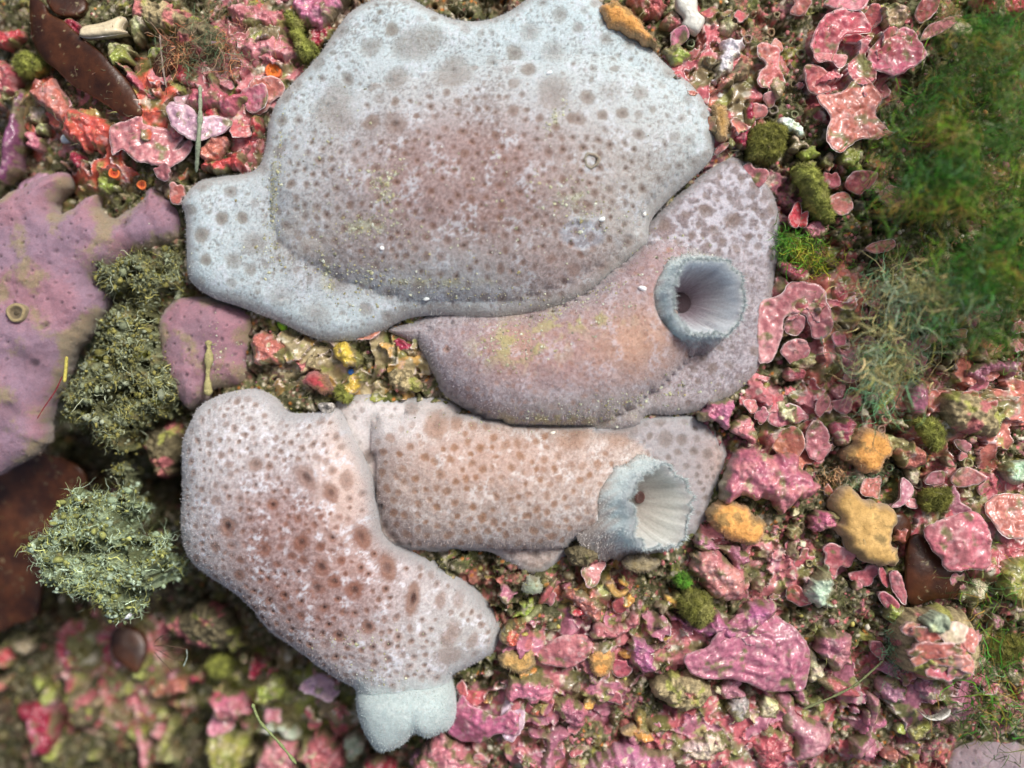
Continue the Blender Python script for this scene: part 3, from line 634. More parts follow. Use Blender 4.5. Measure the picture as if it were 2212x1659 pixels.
def grow(style, colour, lift, label, pts, name=None, cat=None, group=None, dome=None, tilt=None, parent=None, abs_z=None, rim=None, pale=.5):
    """pts: outline in overview pixels"""
    SEED[0] += 7; sd_ = SEED[0]; r = np.random.RandomState(sd_)
    pts = np.array(pts, float); cx, cy = pts.mean(0)
    wx, wy = P(cx, cy, 0.2); zc = float(Glow(np.array(wx), np.array(wy))) + lift if abs_z is None else abs_z
    p0 = np.stack(P(pts[:, 0], pts[:, 1], zc), 1); c0 = p0.mean(0)
    size = float(np.sqrt(max(1e-4, abs(np.sum(p0[:, 0] * np.roll(p0[:, 1], -1) - np.roll(p0[:, 0], -1) * p0[:, 1])) / 2)))
    res = float(np.clip(size / 42, .0125, .026))
    po = spline(p0, max(3, int(90 / len(p0))))
    amp = dict(plate=.06, lump=.16, tunic=.12, moss=.12, blade=.008, shell=.012, rub=.14, tube=.06)[style] * min(1, size / .6)
    po = rough_edge(po, amp * .5, 7.5, sd_ + 3); po = rough_edge(po, amp, 2.6, sd_, .018 * min(1, size / .8) if style == 'plate' else 0)
    th = r.uniform(0, 6.28); tm = min(.6, (.24 if style == 'plate' else .12) / size * r.uniform(.6, 1.2)); gx_, gy_ = tilt if tilt is not None else (tm * math.cos(th), tm * math.sin(th))
    R1 = min(.22, size * .2); infl = inflate(po, max(.03, size / 26), 350)
    base = colour if isinstance(colour, np.ndarray) else PAL[colour]
    drape = abs_z is None and size > 1.0
    zg = float(Glow(np.array(c0[0]), np.array(c0[1])))
    dm = dome if dome is not None else dict(plate=.04, lump=.22, tunic=.17, moss=.3, blade=.10, shell=.2, rub=.3, tube=.3)[style]
    if style == 'lump' and size < .45: dm *= .45
    dm *= min(1.2, size)
    lum = dict(plate=.07, lump=.20, tunic=.10, moss=.14, blade=.05, shell=.03, rub=.18, tube=.12)[style] * min(1, size / .7 + .25)
    lf = dict(plate=1.3, lump=3.2, tunic=1.5, moss=5.0, blade=.7, shell=1, rub=4.0, tube=2.2)[style]
    def hf(x, y, sd):
        e = np.sqrt(1 - (1 - np.clip(sd / R1, 0, 1)) ** 2); u = infl(x, y)
        z = zc + gx_ * (x - c0[0]) + gy_ * (y - c0[1]) + dm * u
        if drape: z = z + .8 * (Glow(x, y) - zg)
        f = fbm(x, y, lf, 4, sd_)
        if style == 'plate':
            z = z + .035 * ss(.14, .03, sd) * min(1, size) - .02 * ss(0, .02, .02 - sd) + lum * f * 1.3 + .10 * min(1, size) * (.35 - np.abs(fbm(x, y, 1.5, 3, sd_ + 4)))
            z = z + .018 * fbm(x, y, 8, 3, sd_ + 1)
            z = z + .05 * (1 - ss(.0, .55, worley(x, y, 4.5, sd_)[0])) * (worley(x, y, 4.5, sd_)[1] > .72)
            if dome == .25: z = z + .032 * np.sin((sd + .22 * fbm(x, y, 1.1, 4, sd_)) * 21) * ss(-.3, .2, fbm(x, y, 1.3, 2, sd_ + 1))
        elif style == 'lump':
            d, i = worley(x + .04 * gn(x * 6, y * 6, 1), y + .04 * gn(x * 6, y * 6, 2), 4.2 if size > .5 else 6, sd_)
            z = z + .42 * (e - 1) * min(1, size * 1.2) + .12 + lum * f + .13 * min(1, size) * (1 - ss(0, .8, d)) * (i * .8 + .2) + .02 * fbm(x, y, 9, 3, sd_ + 1)
        elif style in ('moss', 'rub'):
            d, i = worley(x, y, 7, sd_)
            z = z + .4 * (e - 1) * min(1, size * 1.2) + .08 + lum * f + .09 * (1 - ss(0, .8, d)) + .05 * fbm(x, y, 12, 3, sd_ + 1)
        elif style == 'blade':
            z = z + .03 * e + lum * f + .05 * gn(x * .9, y * .9, sd_)
        else:
            z = z + dict(tube=.3, tunic=.4).get(style, .16) * (e - 1) * min(1, size * 1.3) + .08 + lum * f + .02 * fbm(x, y, 6, 3, sd_ + 1)
        return z
    b = blob(po, res, hf, .35 if style in ('plate', 'blade', 'shell') else .5, 1.2 if style == 'plate' else .6, 3)
    X, Y, sd = b['X'], b['Y'], b['sd']; n1 = fbm(X, Y, 1.6, 4, sd_ + 2); n2 = fbm(X, Y, 6, 4, sd_ + 3); zz = base + 0 * X[..., None]
    if style in ('plate', 'lump', 'tube'):
        hue = np.array([1, 1 + r.uniform(-.2, .35), 1 + r.uniform(-.15, .3)])
        col = mix(zz * .82, zz * hue * 1.12, ss(-.35, .35, n1 + .4 * n2))
        col = mix(col, base * .3 + C(.62,.50,.47) * .6, pale * ss(.12, .42, n2 + .2 * n1))
        edge = ss(.045 * min(1, size + .3), .0, sd + .03 * n2) * ss(-.25, .25, fbm(X, Y, 1.7, 2, sd_ + 8) + .1) * ss(.0, .2, b['z'] - gz(X, Y) + .1)
        col = mix(col, C(.74,.60,.58), (.6 if style == 'plate' else .28) * edge)
        col = mix(col, C(.60,.40,.40), .35 * ss(.15, .4, fbm(X, Y, 4.5, 4, sd_ + 11)))
        col = mix(col, np.where(fbm(X, Y, 1.1, 2, 77)[..., None] > 0, C(.19,.165,.085), C(.16,.165,.06)), .9 * ss(.14, .40, .30 * ss(.16, .0, sd) * (style != 'plate') + fbm(X, Y, 2.6, 5, sd_ + 5)))
        if style == 'lump': col = mix(col, C(.50,.50,.30), .7 * ss(.33, .45, fbm(X, Y, 3.1, 4, sd_ + 6)))
        mat = M_CRUST
    elif style == 'tunic':
        col = mix(zz * .8, zz * 1.15 + .02, ss(-.3, .3, n1 + .3 * n2)); col = mix(col, base * .5 + C(.36,.32,.27) * .5, .7 * ss(.16, .02, sd + .05 * n2)); col = mix(col, C(.20,.15,.06), .7 * ss(.2, .45, n1 + .5 * n2 + .3 * ss(.2, .0, sd))); mat = M_SMOOTH
    elif style == 'moss':
        col = mix(zz * .5, zz * 1.3, ss(-.3, .3, n2)); col = mix(col, C(.40,.38,.14), .5 * ss(.15, .4, n1)); mat = M_MOSS
    elif style == 'rub':
        col = mix(zz * .6, zz * 1.25, ss(-.3, .3, n2)); col = mix(col, C(.48,.14,.16), .8 * ss(.12, .25, n1)); col = mix(col, C(.34,.36,.08), .7 * ss(.15, .3, fbm(X, Y, 2.2, 4, sd_ + 5))); mat = M_GROUND
    elif style == 'blade':
        col = mix(zz * .7, zz * 1.5 + C(.014, .005, .0), ss(-.4, .5, n1)); col = mix(col, C(.32,.27,.15), .6 * ss(.40, .5, n2)); mat = M_BLADE
    else:
        col = mix(zz * .85, zz * 1.05, ss(-.3, .3, n1)); col = mix(col, zz * .7, .5 * ss(.2, .6, np.sin(sd * 60))); mat = M_SHELL
    nm, ct = NAMES[style]; nm = name or nm; ct = cat or ct
    rim = (style == 'plate') if rim is None else rim
    if parent is not None:
        o, v = blob_put(nm, b, col, mat, parent); t = parent
    elif rim:
        t = root(nm, (c0[0], c0[1], zc - .2), label, ct, group); o, v = blob_put('crust_sheet' if style in ('plate', 'lump', 'tube') else 'body', b, col, mat, t)
    else:
        o, v = blob_put(nm, b, col, mat); t = tag(o, label, ct, group)
        # put the origin at the thing itself
        co = np.array([c0[0], c0[1], zc]); me = o.data; a = np.empty(len(me.vertices) * 3, np.float32); me.vertices.foreach_get('co', a)
        me.vertices.foreach_set('co', (a.reshape(-1, 3) - co).astype(np.float32).ravel()); o.location = co; me.update()
        if style == 'moss' and size > .25: bristles('moss_strand', o, int(len(v) * 1.1), .085, .25, o, sd_, lean=.9, width=.006, tone=(.32,.34,.10))
        if style == 'tunic' and size > .28: bristles('papilla_coat', o, int(len(v) * 1.0), .024, .3, o, sd_, tone=tuple(base * .6 + .2))
    if rim:
        q = rough_edge(po, 0, 1, 1); m = len(q); z = hf(q[:, 0], q[:, 1], np.zeros(m))
        rad = np.clip(-.006 + .036 * fbm(q[:, 0], q[:, 1], 1.3, 3, sd_ + 9), .001, .026) * min(1, size / .6 + .3) * ss(.02, .16, z - gz(q[:, 0], q[:, 1])) + .001
        rc = mix(np.tile(C(.78,.70,.68), (m, 1)), np.tile(base * .6 + .25, (m, 1)), ss(-.1, .35, fbm(q[:, 0], q[:, 1], 3, 3, sd_ + 8)))
        pale_c = rc
        tube_loop('pale_margin', np.stack([q[:, 0], q[:, 1], z + .004], 1), rad, t, pale_c, M_RIM)
    return t, c0, zc
def K(c, r, style, colour, lift, label, flat, **k):
    p = np.array(flat, float).reshape(-1, 2) / 3.0 + np.array([553 * c, 553 * r]); return grow(style, colour, lift, label, p, **k)
def disc(c, r, style, colour, lift, label, cx, cy, rx, ry=None, an=0, **k):
    rr = np.random.RandomState(int(cx * 3 + cy * 7)); ry = ry or rx; t = np.arange(14) / 14 * 2 * np.pi; q = 1 + .16 * rr.uniform(-1, 1, 14) + .1 * np.cos(3 * t + rr.rand() * 6)
    a = math.radians(an); u = rx * q * np.cos(t); v = ry * q * np.sin(t)
    return K(c, r, style, colour, lift, label, np.stack([cx + u * math.cos(a) - v * math.sin(a), cy + u * math.sin(a) + v * math.cos(a)], 1).ravel(), **k)

def sheet(colours, label, ax, ay, bx, by, seed, lift=.02, olive=.46):
    """a wide ruffled coralline crust that follows the reef, its lobes stepping over each other, turf breaking through"""
    r = np.random.RandomState(seed); cx, cy = (ax + bx) / 2, (ay + by) / 2; t = np.arange(16) / 16 * 2 * np.pi; q = 1 + .16 * r.uniform(-1, 1, 16)
    pts = np.stack([cx + (bx - ax) * .56 * q * np.cos(t), cy + (by - ay) * .56 * q * np.sin(t)], 1); po = rough_edge(spline(W(pts, .1), 8), .25, 1.3, seed)
    ca = [PAL[c] for c in colours]
    def lev(x, y):
        xx = x + .22 * fbm(x, y, 1.3, 3, seed + 1); yy = y + .22 * fbm(x, y, 1.3, 3, seed + 2)
        n = fbm(xx, yy, .85, 3, seed + 3, .55) + .12 * np.abs(fbm(x, y, 3.2, 3, seed + 4)); return n * 3.6
    def hf(x, y, sd):
        e = ss(0, .7, sd + .25 * fbm(x, y, 1.5, 3, seed + 5)); h = lev(x, y); k = np.floor(h); f = h - k
        z = Glow(x, y) + lift + .3 + .2 * (k + ss(.9, 1., f)) - .06 * f * 0 + .05 * ss(.25, .0, f) + .10 * fbm(x, y, 1.7, 3, seed + 6) + .02 * fbm(x, y, 9, 3, seed + 7)
        d, i = worley(x, y, 3.6, seed); z = z + .08 * (1 - ss(0, .7, d)) * (i > .6) - .18 * (hsh(k, k * 0 + 3, seed) > .8)
        return z - .55 * (1 - e)
    b = blob(po, .026, hf, .4, .3, 3); X, Y, sd = b['X'], b['Y'], b['sd']; h = lev(X, Y); k = np.floor(h); f = h - k
    n1 = fbm(X, Y, 1.4, 4, seed + 8); n2 = fbm(X, Y, 6, 4, seed + 9); hh = hsh(k, k * 0 + 1, seed); col = np.zeros(X.shape + (3,))
    i = np.floor((hh * .6 + .4 * (n1 * .5 + .5)) * len(ca)).astype(int).clip(0, len(ca) - 1); col = np.array(ca)[i]
    col = col * (1 + .35 * n2 + .2 * n1)[..., None]
    col = mix(col, C(.58,.40,.40), .4 * ss(.15, .4, fbm(X, Y, 4, 4, seed + 10)))
    col = mix(col, C(.74,.62,.60), .95 * ss(.11, .0, f + .04 * n2) * ss(-.25, .1, fbm(X, Y, 1.6, 2, seed + 11)))
    col = mix(col, np.where(n1[..., None] > 0, C(.17,.15,.07), C(.15,.16,.05)), .92 * ss(.5 - olive, .75 - olive, fbm(X, Y, 1.8, 5, seed + 12) + .18 * ss(.3, 1., f)))
    col = mix(col, C(.33,.35,.10), .7 * ss(.24, .38, fbm(X, Y, 2.3, 4, seed + 13))); col = mix(col, C(.55,.52,.42), .7 * ss(.28, .4, fbm(X, Y, 2.9, 4, seed + 14)))
    o, v = blob_put('coralline_sheet', b, col, M_CRUST); tag(o, label, 'coralline algae')
    return o
sheet(('rose','pink','salmon'), 'broad rose coralline sheet under the hook shaped plate east of the open grey siphon', 1640, 545, 1900, 840, 3001, .06)
sheet(('pink','rose','pink'), 'wide sheet of small pink coralline lobes north of the magenta crust', 1600, 800, 1900, 985, 3011, .06)
sheet(('rose','rose','salmon'), 'wide rose coralline sheet behind the large glossy rose plate near the upper edge', 1700, -20, 1960, 330, 3021, .06)
sheet(('pink','salmon','mauve'), 'ruffled pink coralline sheet around the rubble head below the green wisps', 1890, 740, 2260, 1010, 3031, .04)
sheet(('salmon','pink','rose'), 'ruffled salmon coralline sheet under the broad pink shelf plate', 1910, 990, 2260, 1270, 3041, .02)
sheet(('mauve','pink','mauve'), 'mauve coralline sheet below the oval orange sea squirt', 1440, 1110, 1810, 1330, 3051, .04)
sheet(('mauve','pink','magenta'), 'lumpy mauve pink coralline sheet surrounding the rosette with concentric folds', 1330, 1290, 1800, 1520, 3061, .06)
sheet(('pink','mauve','salmon'), 'pink coralline sheet between the tip of the budding sponge and the mauve coil', 1040, 1320, 1420, 1540, 3071, .06)
sheet(('mauve','rose','pink'), 'mauve coralline sheet running along the lower edge under the bent finger', 1400, 1480, 1880, 1720, 3081, .06)
sheet(('rose','mauve'), 'dull rose coralline sheet around the foot of the encrusted pebble', 1780, 1300, 2100, 1640, 3091, .0)
sheet(('pink','mauve','rose'), 'pink coralline sheet at the lower edge east of the bud', 920, 1480, 1330, 1720, 3101, .08)
sheet(('rose','lime','pink'), 'pink and yellow green coralline sheet at the lower edge west of the bud', 300, 1450, 790, 1720, 3111, .08, .6)
sheet(('crimson','rose','crimson'), 'dark crimson coralline sheet filling the lower west corner', -40, 1380, 330, 1720, 3121, .05, .62)
sheet(('rose','coral','pink'), 'rose and coral coralline sheet in the upper west corner under the kelp blades', -40, 120, 420, 400, 3131, .04, .55)
sheet(('pink','rose'), 'pink coralline sheet between the hair like tuft and the shoulder of the largest sponge', 400, 0, 690, 360, 3141, .05)
sheet(('cream','salmon','ochre'), 'cream and salmon coralline sheet in the shade below the speckled sponge', 1080, 1215, 1440, 1345, 3151, .02)
sheet(('ochre','tan','lime'), 'ochre coralline sheet lining the rubble pocket between the sponges', 560, 680, 960, 880, 3161, .06, .4)
sheet(('rose','salmon'), 'salmon coralline sheet on the turf between largest sponge and salmon finger plate', 1400, 20, 1700, 330, 3171, .0, .62)
# ---- upper west corner
K(0,0,'blade','brown',.55,'long red brown kelp blade slanting down from the upper corner',[165,-40,260,0,300,70,420,140,540,250,690,370,830,520,900,620,945,720,925,772,820,765,700,690,560,605,450,540,340,435,240,360,180,250,150,90],tilt=(.03,.02))
K(0,0,'blade','brown',.4,'short dark kelp blade standing beside the long red brown one',[990,440,1030,350,1085,300,1155,310,1125,420,1075,520,1060,625,1012,605])
K(0,0,'blade','brown',.2,'ochre brown kelp scrap along the upper frame edge',[300,-30,520,-30,560,60,480,110,360,90],dome=.1)
K(0,0,'shell','cream',.5,'yellow white half shell above the long kelp blade',[520,222,540,172,640,150,720,120,770,95,810,120,790,185,822,215,680,246,545,250],tilt=(0,-.5),rim=True)
K(0,0,'moss','lime',.3,'yellow green moss clump against the flank of the long kelp blade',[90,400,180,340,250,370,312,420,260,470,200,492,130,470])
K(0,0,'lump','rose',.3,'rose crust at the frame edge below the yellow green moss clump',[-40,420,70,425,180,505,120,560,130,605,80,645,20,672,-40,680])
K(0,0,'lump','red',.25,'red crust at the frame edge above the yellow green moss clump',[-40,210,60,195,150,200,160,245,90,285,-40,300])
K(0,0,'tube','purple',.4,'dark purple branch with a whitish band, beside the coral red tube',[140,570,190,640,150,770,170,880,130,990,110,1090,30,1180,-30,1160,10,1010,30,890,70,760,100,640])
K(0,0,'tube','salmon',.45,'coral red tube with a white rimmed flaring mouth',[195,600,280,545,355,500,385,570,442,670,440,760,400,800,340,745,270,690],rim=True)
K(0,0,'lump','coral',.4,'orange red lumpy crust between the flaring tube and the pale ringed crust',[385,770,480,690,600,735,720,800,742,880,735,960,680,992,590,942,560,985,480,932,410,870])
K(0,0,'plate','pink',.42,'pink lumpy crust marked with white rings below the long kelp blade',[720,825,830,790,920,760,940,800,1010,820,1140,850,1185,880,1130,970,1180,950,1225,900,1240,960,1180,1040,1110,1085,1010,1070,900,1052,800,965,730,1005,715,920])
disc(0,0,'plate','pink',.5,'small pink disc hanging under the crust with white rings',1055,1115,58,50)
disc(0,0,'plate','salmon',.45,'small salmon disc touching the shoulder of the largest sponge',1150,1250,48,62,20)
disc(0,0,'lump','crimson',.2,'crimson knob between the orange polyps and the yellow moss',505,1040,58,52)
K(0,0,'plate','lilac',.6,'pale lilac plate with smooth rounded lobes crossed by a grey green strand',[1088,690,1140,668,1235,690,1290,755,1380,745,1465,760,1492,800,1450,850,1360,890,1250,918,1150,842,1105,770],pale=.8)
K(0,0,'lump','rose',.4,'deep rose folded crust above the pale lilac plate',[1190,640,1230,600,1330,560,1345,500,1405,475,1440,590,1520,600,1600,640,1560,710,1470,745,1390,730,1300,735,1210,690],pale=.2)
K(0,0,'plate','pink',.5,'pink plate curling up beside the shoulder of the largest sponge',[1560,590,1640,560,1720,550,1740,620,1700,700,1620,730,1588,690])
K(0,0,'lump','red',.25,'deep red crust hugging the neck of the largest sponge',[1600,760,1680,740,1690,850,1640,960,1580,1080,1480,1122,1340,1115,1300,1060,1430,1040,1540,990,1610,880],pale=.15)
K(0,0,'lump','salmon',.3,'broken salmon crust beneath the grey green strand',[1300,960,1350,900,1440,880,1470,930,1430,1010,1340,1060])
K(0,0,'tube','lilac',.1,'mauve finger with a pink rounded tip resting on the mauve sponge',[-40,1320,110,1205,220,1150,330,1108,400,1150,408,1220,330,1270,250,1335,140,1420,-40,1560],pale=.3)
K(0,0,'lump','rose',.3,'slim rose crust wedged under the long kelp blade',[740,400,810,410,900,500,960,570,1015,610,1010,660,930,640,850,540])
K(0,0,'lump','crimson',.3,'crimson crust below the half shell',[395,160,450,135,520,160,515,230,470,265,420,230])
K(0,0,'rub','tan',.2,'tan turfy lump on the upper edge beside the half shell',[860,-30,1000,20,1130,30,1240,90,1180,180,1020,190,900,120])
K(0,0,'rub','dirt',.2,'dark turfy lump holding a tuft of reddish threads',[1180,150,1300,120,1450,180,1480,300,1380,370,1250,360,1170,270])
K(1,0,'lump','magenta',.35,'magenta crust at the upper edge beside the largest sponge',[230,20,320,-30,560,-40,570,40,530,105,440,185,330,165,240,95])
K(1,0,'lump','crimson',.2,'dark crimson crust next to the bright green moss strip',[350,190,440,170,500,190,480,250,420,300,345,280])
K(1,0,'moss','lime',.4,'bright green moss strip leaning on the largest sponge',[188,90,245,70,300,150,330,240,385,310,335,392,280,372,250,270])
K(1,0,'lump','pink',.35,'pink knobbly crust under the bright green moss strip',[-120,290,0,250,100,200,180,215,250,300,260,380,200,420,100,390,10,440,-80,400])
K(1,0,'lump','pink',.25,'pink crust at the upper edge touching the mossy turf',[-160,60,-60,20,60,60,150,100,140,180,30,190,-90,160])
K(1,0,'plate','salmon',.4,'salmon plate beside the orange cup polyp',[-30,560,60,510,160,515,180,580,110,660,20,730,-50,700])
# ---- pocket of rubble between the sponges
K(1,1,'lump','salmon',.2,'pink and green crust under the green bead in the rubble pocket',[-20,560,40,480,110,490,150,560,210,600,190,680,100,700,10,690],pale=.8)
K(1,1,'rub','tan',.35,'pale tan star shaped fragment in the rubble pocket',[235,670,290,700,340,650,395,620,385,690,420,740,350,740,300,765,285,715])
disc(1,1,'tunic','red',.3,'bright red anemone bead in the rubble pocket',400,815,92,62,20,name='anemone',cat='anemone',dome=.5)
K(1,1,'lump','yellow',.4,'yellow crumpled sponge in the middle of the rubble pocket',[480,570,560,560,640,600,690,640,680,720,620,740,560,700,520,640],name='encrusting_sponge',cat='sponge')
K(1,1,'lump','yellow',.38,'bright golden crust below the yellow crumpled sponge',[600,770,680,750,710,800,660,870,600,900,580,840],pale=.9)
K(1,1,'moss','lime',.3,'yellow green moss bead beside the red anemone bead',[520,860,580,840,620,900,600,950,540,930])
K(1,1,'plate','salmon',.3,'orange lens shaped plate under the rim of the largest sponge',[610,525,680,495,760,470,810,490,760,530,680,545])
disc(1,1,'lump','magenta',.25,'round magenta bead on turf in the rubble pocket',800,740,38,42)
K(1,1,'lump','crimson',.2,'dark crimson crust in the corner of the pocket beside the siphon sponge',[870,540,940,530,1010,580,1045,640,990,650,920,620],pale=.1)
K(1,1,'rub','tan',.25,'tan turfy lump beside the magenta bead',[860,760,960,730,1060,790,1070,870,960,880,880,860])
K(1,1,'rub','grey',.3,'grey pebble wedged where the two lower sponges meet',[410,960,500,955,505,1015,440,1025])
# ---- upper edge, east of the largest sponge
K(2,0,'tunic','orange',.65,'golden orange sea squirt half buried under the largest sponge',[560,60,620,15,690,10,790,70,860,165,935,270,920,300,840,270,740,220,660,190,600,140],dome=.3)
K(2,0,'shell','white',.6,'white crust with a round grey opening at the upper edge',[1070,-20,1190,-20,1205,70,1255,120,1215,205,1160,200,1100,165,1110,120,1060,60])
K(2,0,'lump','rose',.35,'rose crust beside the white crust with the grey opening',[975,130,1000,80,1050,70,1110,130,1100,185,980,180])
K(2,0,'plate','pink',.35,'pink plate below the white crust with the grey opening',[1030,215,1110,180,1142,250,1090,300,1152,350,1060,385,980,350,1030,290])
K(2,0,'lump','rose',.2,'rose crust at the upper edge above the orange sea squirt',[740,-20,960,-30,1010,60,930,115,830,90,780,60])
K(2,0,'lump','white',.35,'white and green bleached crust east of the largest sponge',[1350,300,1420,245,1505,260,1490,360,1410,470,1330,545,1285,515,1340,420],pale=.2)
K(2,0,'lump','salmon',.35,'salmon crust clinging to the white and green bleached crust',[1430,430,1500,360,1560,420,1520,500,1440,520,1390,570,1290,610,1330,550])
K(2,0,'tunic','ochre',.4,'amber and white sea squirt touching the edge of the largest sponge',[1290,690,1330,662,1390,700,1410,770,1402,850,1370,905,1325,870],dome=.3)
disc(2,0,'plate','pink',.45,'round pink disc on a crimson stalk',1592,722,64,50)
K(2,0,'lump','crimson',.3,'crimson crust carrying the round pink disc',[1490,720,1540,680,1560,760,1540,860,1520,960,1470,930,1450,880,1510,820])
K(2,0,'moss','olive',.4,'olive cushion of moss beside the crimson stalk',[1550,850,1659,800,1760,810,1790,900,1720,1010,1620,1060,1530,1010])
K(2,0,'plate','pink',.3,'small pink crust between the two upper sponges',[1310,980,1345,940,1400,930,1380,970,1330,1000])
K(2,0,'plate','pink',.35,'pink twin lobed crust on the crown of the siphon sponge',[1500,1080,1545,1050,1570,1090,1640,1100,1655,1150,1600,1215,1560,1180])
# ---- upper east
K(3,0,'plate','rose',.55,'large glossy rose plate with a hollow in the middle',[280,280,310,180,370,100,470,60,600,80,640,130,665,200,560,220,490,240,450,320,420,370,330,400,290,350],pale=.3)
K(3,0,'plate','pink',.62,'frilled pink plate below the large glossy rose plate',[300,350,430,342,520,350,490,430,450,445,400,400,318,415],pale=.7)
disc(3,0,'plate','red',.5,'red oval scale inside the hollow of the large rose plate',545,255,70,32,5)
K(3,0,'plate','rose',.5,'spiral of small rose plates above the long salmon crust',[230,450,300,432,385,475,372,540,402,575,330,612,258,572])
K(3,0,'plate','salmon',.55,'long salmon crust trailing down to a rounded point',[310,625,430,610,480,590,560,520,640,500,720,590,740,650,700,740,770,830,820,870,700,905,590,905,510,960,450,1003,400,965,370,880,392,760,332,680],pale=.35)
K(3,0,'plate','rose',.45,'rose crust ringed with white worm scars',[690,285,740,240,760,195,880,180,960,240,1002,360,960,430,880,480,800,492,700,452,650,380,660,320],pale=.7)
K(3,0,'plate','pink',.45,'pink frill on the upper edge above the large rose plate',[365,15,500,-40,650,-40,610,60,480,65])
K(3,0,'lump','tan',.35,'brownish pink crust near the upper edge by the worm scars',[730,60,800,20,900,60,890,170,790,190,740,140],pale=.6)
K(3,0,'plate','salmon',.5,'salmon finger shaped plate on the dark turf',[-70,300,0,290,70,305,82,350,72,455,118,512,100,570,20,580,-60,560,-50,470,-20,420,-70,370])
disc(3,0,'plate','pink',.4,'round pink disc below the salmon finger shaped plate',12,635,40,48)
K(3,0,'lump','red',.4,'brick red crust in the upper corner with a cream border',[1350,-40,1700,-40,1700,110,1600,130,1480,142,1420,95],rim=True,pale=.2)
K(3,0,'plate','pink',.4,'pink flake with a white edge against the green tuft',[1000,250,1060,150,1235,112,1180,180,1100,225])
K(3,0,'plate','rose',.3,'rose crust at the upper edge west of the white edged flake',[960,60,1030,-30,1100,-20,1090,80,1000,130])
K(3,0,'shell','cream',.4,'cream shell tip beside the brick red crust',[1180,190,1240,140,1320,170,1310,230,1220,230])
K(3,0,'lump','white',.35,'white broken shell bits cemented on turf',[40,800,110,750,180,770,250,850,215,895,160,850,80,840],pale=.1)
K(3,0,'moss','lime',.5,'yellow green tube overgrown with moss, below the broken shell bits',[180,1080,270,1068,350,1150,392,1300,425,1420,340,1430,270,1350,220,1220],dome=.6)
K(3,0,'plate','red',.5,'glossy red leaf shaped disc, the westernmost of a pair',[130,1400,190,1305,225,1335,200,1460,150,1475])
K(3,0,'plate','red',.52,'red leaf shaped disc with pale edge, the easternmost of a pair',[192,1400,262,1368,243,1470,200,1462])
K(3,0,'lump','pink',.35,'mauve pink crust at the foot of the mossy tube',[230,1480,300,1430,400,1450,370,1530,280,1540])
K(3,0,'plate','rose',.5,'rose plate half hidden at the west fringe of the green tuft',[498,1180,560,1115,690,1130,665,1200,600,1255,520,1225])
K(3,0,'plate','salmon',.45,'peach plate below the rose one at the west fringe of the green tuft',[405,1270,520,1235,555,1330,490,1400,450,1390,400,1330])
disc(3,0,'plate','salmon',.5,'salmon fan plate inside the fringe of the green tuft',820,1270,88,70,-10)
K(3,0,'plate','salmon',.5,'salmon fan with pale scalloped edge under the green threads',[630,1600,800,1545,815,1600,700,1645])
K(3,0,'tunic','ochre',.4,'ochre lump between the salmon crust and the green tuft',[1000,760,1080,720,1140,800,1090,860,1020,830])
K(3,0,'lump','coral',.35,'small coral red crust above the rose plate in the fringe',[620,1060,700,1030,760,1070,720,1110,640,1100])
# ---- east
K(3,1,'lump','rose',.45,'dark rose crust at the top of the big pink plate',[80,45,130,28,265,110,235,160,160,162,110,95],pale=.3)
K(3,1,'plate','pink',.5,'big pink plate shaped like a hook, beside the open grey siphon',[-60,330,0,280,80,250,140,180,220,170,340,210,372,300,392,400,402,490,300,532,262,460,240,390,180,372,110,412,95,500,60,640,0,690,-60,650],pale=.35)
K(3,1,'plate','pink',.45,'curled pink lobe in the crook of the hook shaped plate',[105,440,150,390,215,385,240,420,205,510,130,500])
K(3,1,'plate','pink',.5,'white edged pink plate under the hook shaped plate',[88,620,130,560,210,540,262,612,240,680,190,710],pale=.6)
K(3,1,'plate','pink',.45,'kidney shaped pink disc east of the hook shaped plate',[408,520,440,488,510,508,512,570,440,582])
K(3,1,'lump','pink',.4,'bright pink knobbly cluster below the kidney shaped disc',[438,590,500,600,590,570,612,650,600,740,540,772,470,692],pale=.8)
K(3,1,'lump','rose',.3,'dull rose crust with a yellow fleck, north of the kidney shaped disc',[398,232,440,170,500,190,492,280,430,305])
K(3,1,'lump','rose',.3,'rose crust beside the turf under the white edged plate',[108,780,140,720,240,750,232,802,150,812])
disc(3,1,'plate','pink',.4,'pink disc under the bright pink knobbly cluster',548,775,52,45)
K(3,1,'lump','pink',.35,'pink knob above the butterfly shaped plate',[390,870,430,830,500,840,490,900,430,920])
K(3,1,'plate','pink',.45,'butterfly shaped pink plate near the green wisps',[405,950,470,930,532,930,532,1000,480,1022])
K(3,1,'plate','pink',.45,'upright pink ellipse west of the butterfly shaped plate',[300,985,330,908,385,898,402,960,340,1042])
K(3,1,'plate','pink',.35,'pink crust with pale circular scars above the magenta crust',[-10,1060,40,980,130,960,200,980,270,1040,230,1070,150,1090,60,1110],pale=.8)
K(3,1,'plate','salmon',.4,'fan shaped salmon crust with white edge touching the magenta crust',[35,1240,80,1150,160,1105,232,1200,200,1292,110,1300])
K(3,1,'plate','pink',.5,'stepped pink plate with frilled base west of the orange sea squirts',[245,1120,300,1068,380,1110,392,1210,402,1262,345,1335,258,1292])
K(3,1,'lump','rose',.4,'rose cushion north of the uppermost orange sea squirt',[398,1110,460,1060,560,1090,540,1190,470,1225])
K(3,1,'tunic','orange',.6,'rounded orange sea squirt, the uppermost of three along the east side',[500,1290,545,1210,580,1160,650,1113,760,1160,812,1220,808,1290,740,1390,660,1422,580,1362,520,1335])
grow('tunic','ochre',.6,'amber sea squirt with a pale rolled lip, below the rounded orange one',[(1800,1085),(1830,1053),(1880,1078),(1938,1105),(1925,1150),(1942,1213),(1900,1222),(1850,1202),(1815,1160),(1812,1120)],rim=True)
